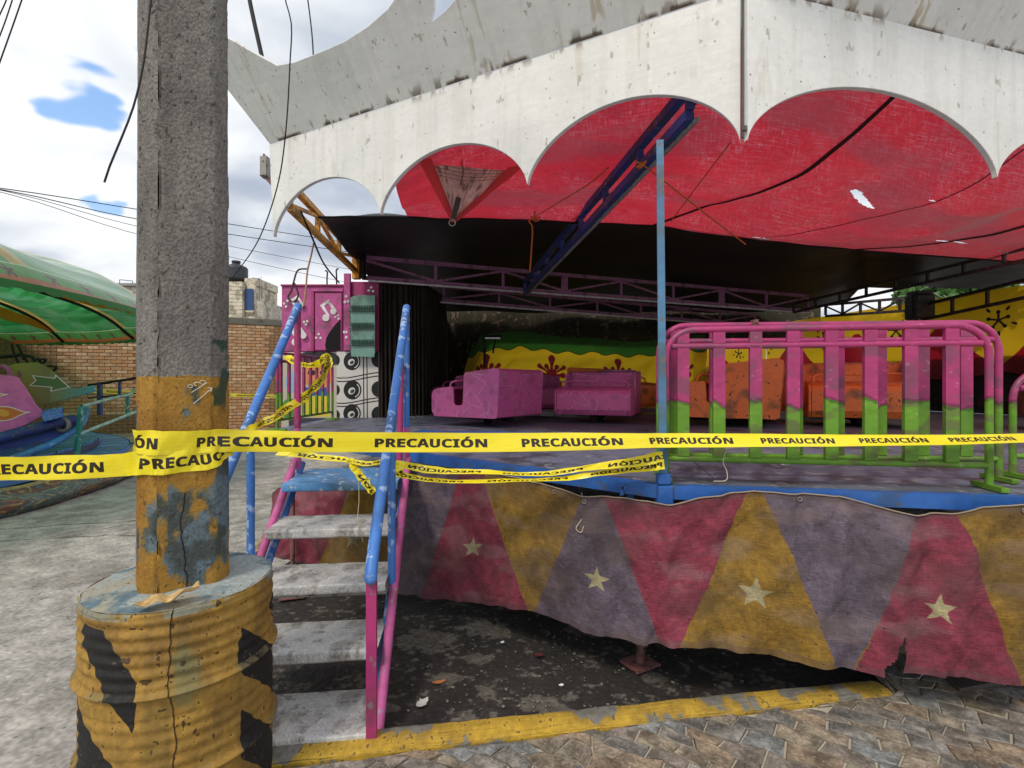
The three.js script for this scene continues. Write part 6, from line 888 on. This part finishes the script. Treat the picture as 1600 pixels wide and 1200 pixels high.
  const cut = (pts, Z, depth, dx0, dx1, dy0, dy1) => { const mid = pts.reduce((s, p) => s + p[0], 0) / pts.length, o = at(Math.max(mid, 0), 600, Z), n = V(-o.x, 0, o.z).setY(0).normalize().negate(); n.set(camera.position.x - o.x, 0, camera.position.z - o.z).normalize(); const uu = new THREE.Vector3(0, 1, 0).cross(n).normalize(); const hit = ([a, b]) => { const d = at(a, b, 1).sub(camera.position), t = o.clone().sub(camera.position).dot(n) / d.dot(n), p = camera.position.clone().addScaledVector(d, t).sub(o); return [p.dot(uu), p.y]; }; const q = pts.map(hit), a = hit([dx0, dy1]), b = hit([dx1, dy0]); const g = outlineUV(plate(q, depth, 0.012), a[0], b[0], a[1], b[1]).translate(0, 0, -depth); return frame(g, o, uu, new THREE.Vector3(0, 1, 0)); };
  const pc = thing('flame_car', 'pink ride car with orange flame drops cut by the left picture edge', 'ride car', 'cars of the left ride');
  obj('nose', cut([[-90, 690], [-90, 590], [-40, 584], [10, 587], [27, 590], [40, 608], [56, 634], [68, 645], [66, 650], [30, 668], [-20, 680]], Zc, 0.9, -60, 68, 574, 684), new THREE.MeshStandardMaterial({ map: ft, roughness: 0.35, bumpMap: bumpFine, bumpScale: 0.001, side: THREE.DoubleSide }), pc);
  obj('fin', cut([[66, 648], [70, 643], [96, 638.5], [97, 651], [70, 658]], Zc + 0.05, 0.5, 60, 100, 630, 660), M.railBlue, pc);
  obj('grab_bar', merge([tube([at(-10, 588, Zc + 0.1), at(-2, 574, Zc + 0.1), at(8, 573, Zc + 0.1), at(16, 582, Zc + 0.1), at(17, 590, Zc + 0.1)], 0.03, 30, 8), tube([at(22, 590, Zc + 0.5), at(28, 580, Zc + 0.5), at(31, 586, Zc + 0.5), at(27, 592, Zc + 0.5)], 0.018, 24, 6)]), M.pink, pc);
  settle(pc);
  const aw = document.createElement('canvas'); aw.width = 1024; aw.height = 800; { const c = aw.getContext('2d'); for (let x = 0; x < 1024; x += 4) { const t = x / 1024, n = 0.5 + 0.5 * Math.sin(t * 9); c.fillStyle = t < 0.5 ? `rgb(${118 + 30 * n},${122 + 26 * n},${42 + 40 * t})` : `rgb(${Math.round(lerp(130, 74, (t - 0.5) * 2))},${Math.round(lerp(140, 158, (t - 0.5) * 2))},${Math.round(lerp(80, 182, (t - 0.5) * 2))})`; c.fillRect(x, 0, 5, 800); }
    c.lineWidth = 12; c.strokeStyle = '#ecdfe4'; c.fillStyle = '#4e7a36'; c.beginPath(); c.moveTo(330, 290); c.lineTo(560, 330); c.lineTo(570, 280); c.lineTo(720, 470); c.lineTo(520, 530); c.lineTo(530, 470); c.lineTo(300, 440); c.lineTo(360, 370); c.closePath(); c.fill(); c.stroke(); }
  const at2 = new THREE.CanvasTexture(aw); at2.colorSpace = THREE.SRGBColorSpace;
  const tl = thing('arrow_panel', 'olive and teal painted tail panel with an arrow behind the pink car', 'ride car', 'cars of the left ride');
  obj('panel', cut([[10, 574], [26, 569], [56, 567], [70, 572], [86, 584], [100, 598], [113, 608], [126, 607], [146, 603], [148, 611], [132, 616], [100, 624], [80, 629], [62, 634], [44, 634], [34, 610]], 8.1, 0.14, 0, 150, 560, 640), new THREE.MeshStandardMaterial({ map: at2, roughness: 0.4, bumpMap: bumpFine, bumpScale: 0.001, side: THREE.DoubleSide }), tl);
  const rod = (pts, r = 0.018) => tube(pts.map(([a, b]) => at(a, b, 8.3)), r, 30, 6);
  obj('rack', merge([rod([[18, 538], [22, 552], [29, 569]]), rod([[27, 538], [34, 552], [44, 568]]), rod([[-20, 556], [0, 558], [20, 556], [36, 555], [38, 562]], 0.03), rod([[38, 556], [50, 558], [56, 568]], 0.024), rod([[58, 562], [72, 562], [66, 567], [58, 560]]), rod([[74, 572], [88, 574], [82, 581]])]), M.darkWire, tl); settle(tl);
  const tk = thing('car_track', 'dark blue curved track ledge under the pink flame car', 'track');
  obj('ledge', tube([at(-60, 700, 6.9), at(0, 684, 7.1), at(60, 668, 7.4), at(116, 655, 7.9)], 0.075, 60, 8), M.navy, tk); obj('edge', tube([at(-60, 742, 6.7), at(20, 716, 7.0), at(80, 694, 7.4), at(122, 668, 8.0), at(136, 640, 9.0)], 0.05, 60, 8), blueB[0], tk); obj('underside', sheet(30, 2, (u, v) => { const a = [at(-60, 703, 7.0), at(0, 687, 7.2), at(60, 671, 7.5), at(118, 658, 8.0)], b = [at(-60, 742, 6.75), at(20, 716, 7.05), at(80, 694, 7.45), at(122, 668, 8.05)], c1 = new THREE.CatmullRomCurve3(a), c2 = new THREE.CatmullRomCurve3(b); return c1.getPoint(u).lerp(c2.getPoint(u), v); }), M.navy, tk);
  obj('wheel', new THREE.TorusGeometry(0.09, 0.03, 8, 20).translate(...at(98, 664, 7.7).toArray()), M.steel, tk); settle(tk);
}
renderer.render(scene, camera);
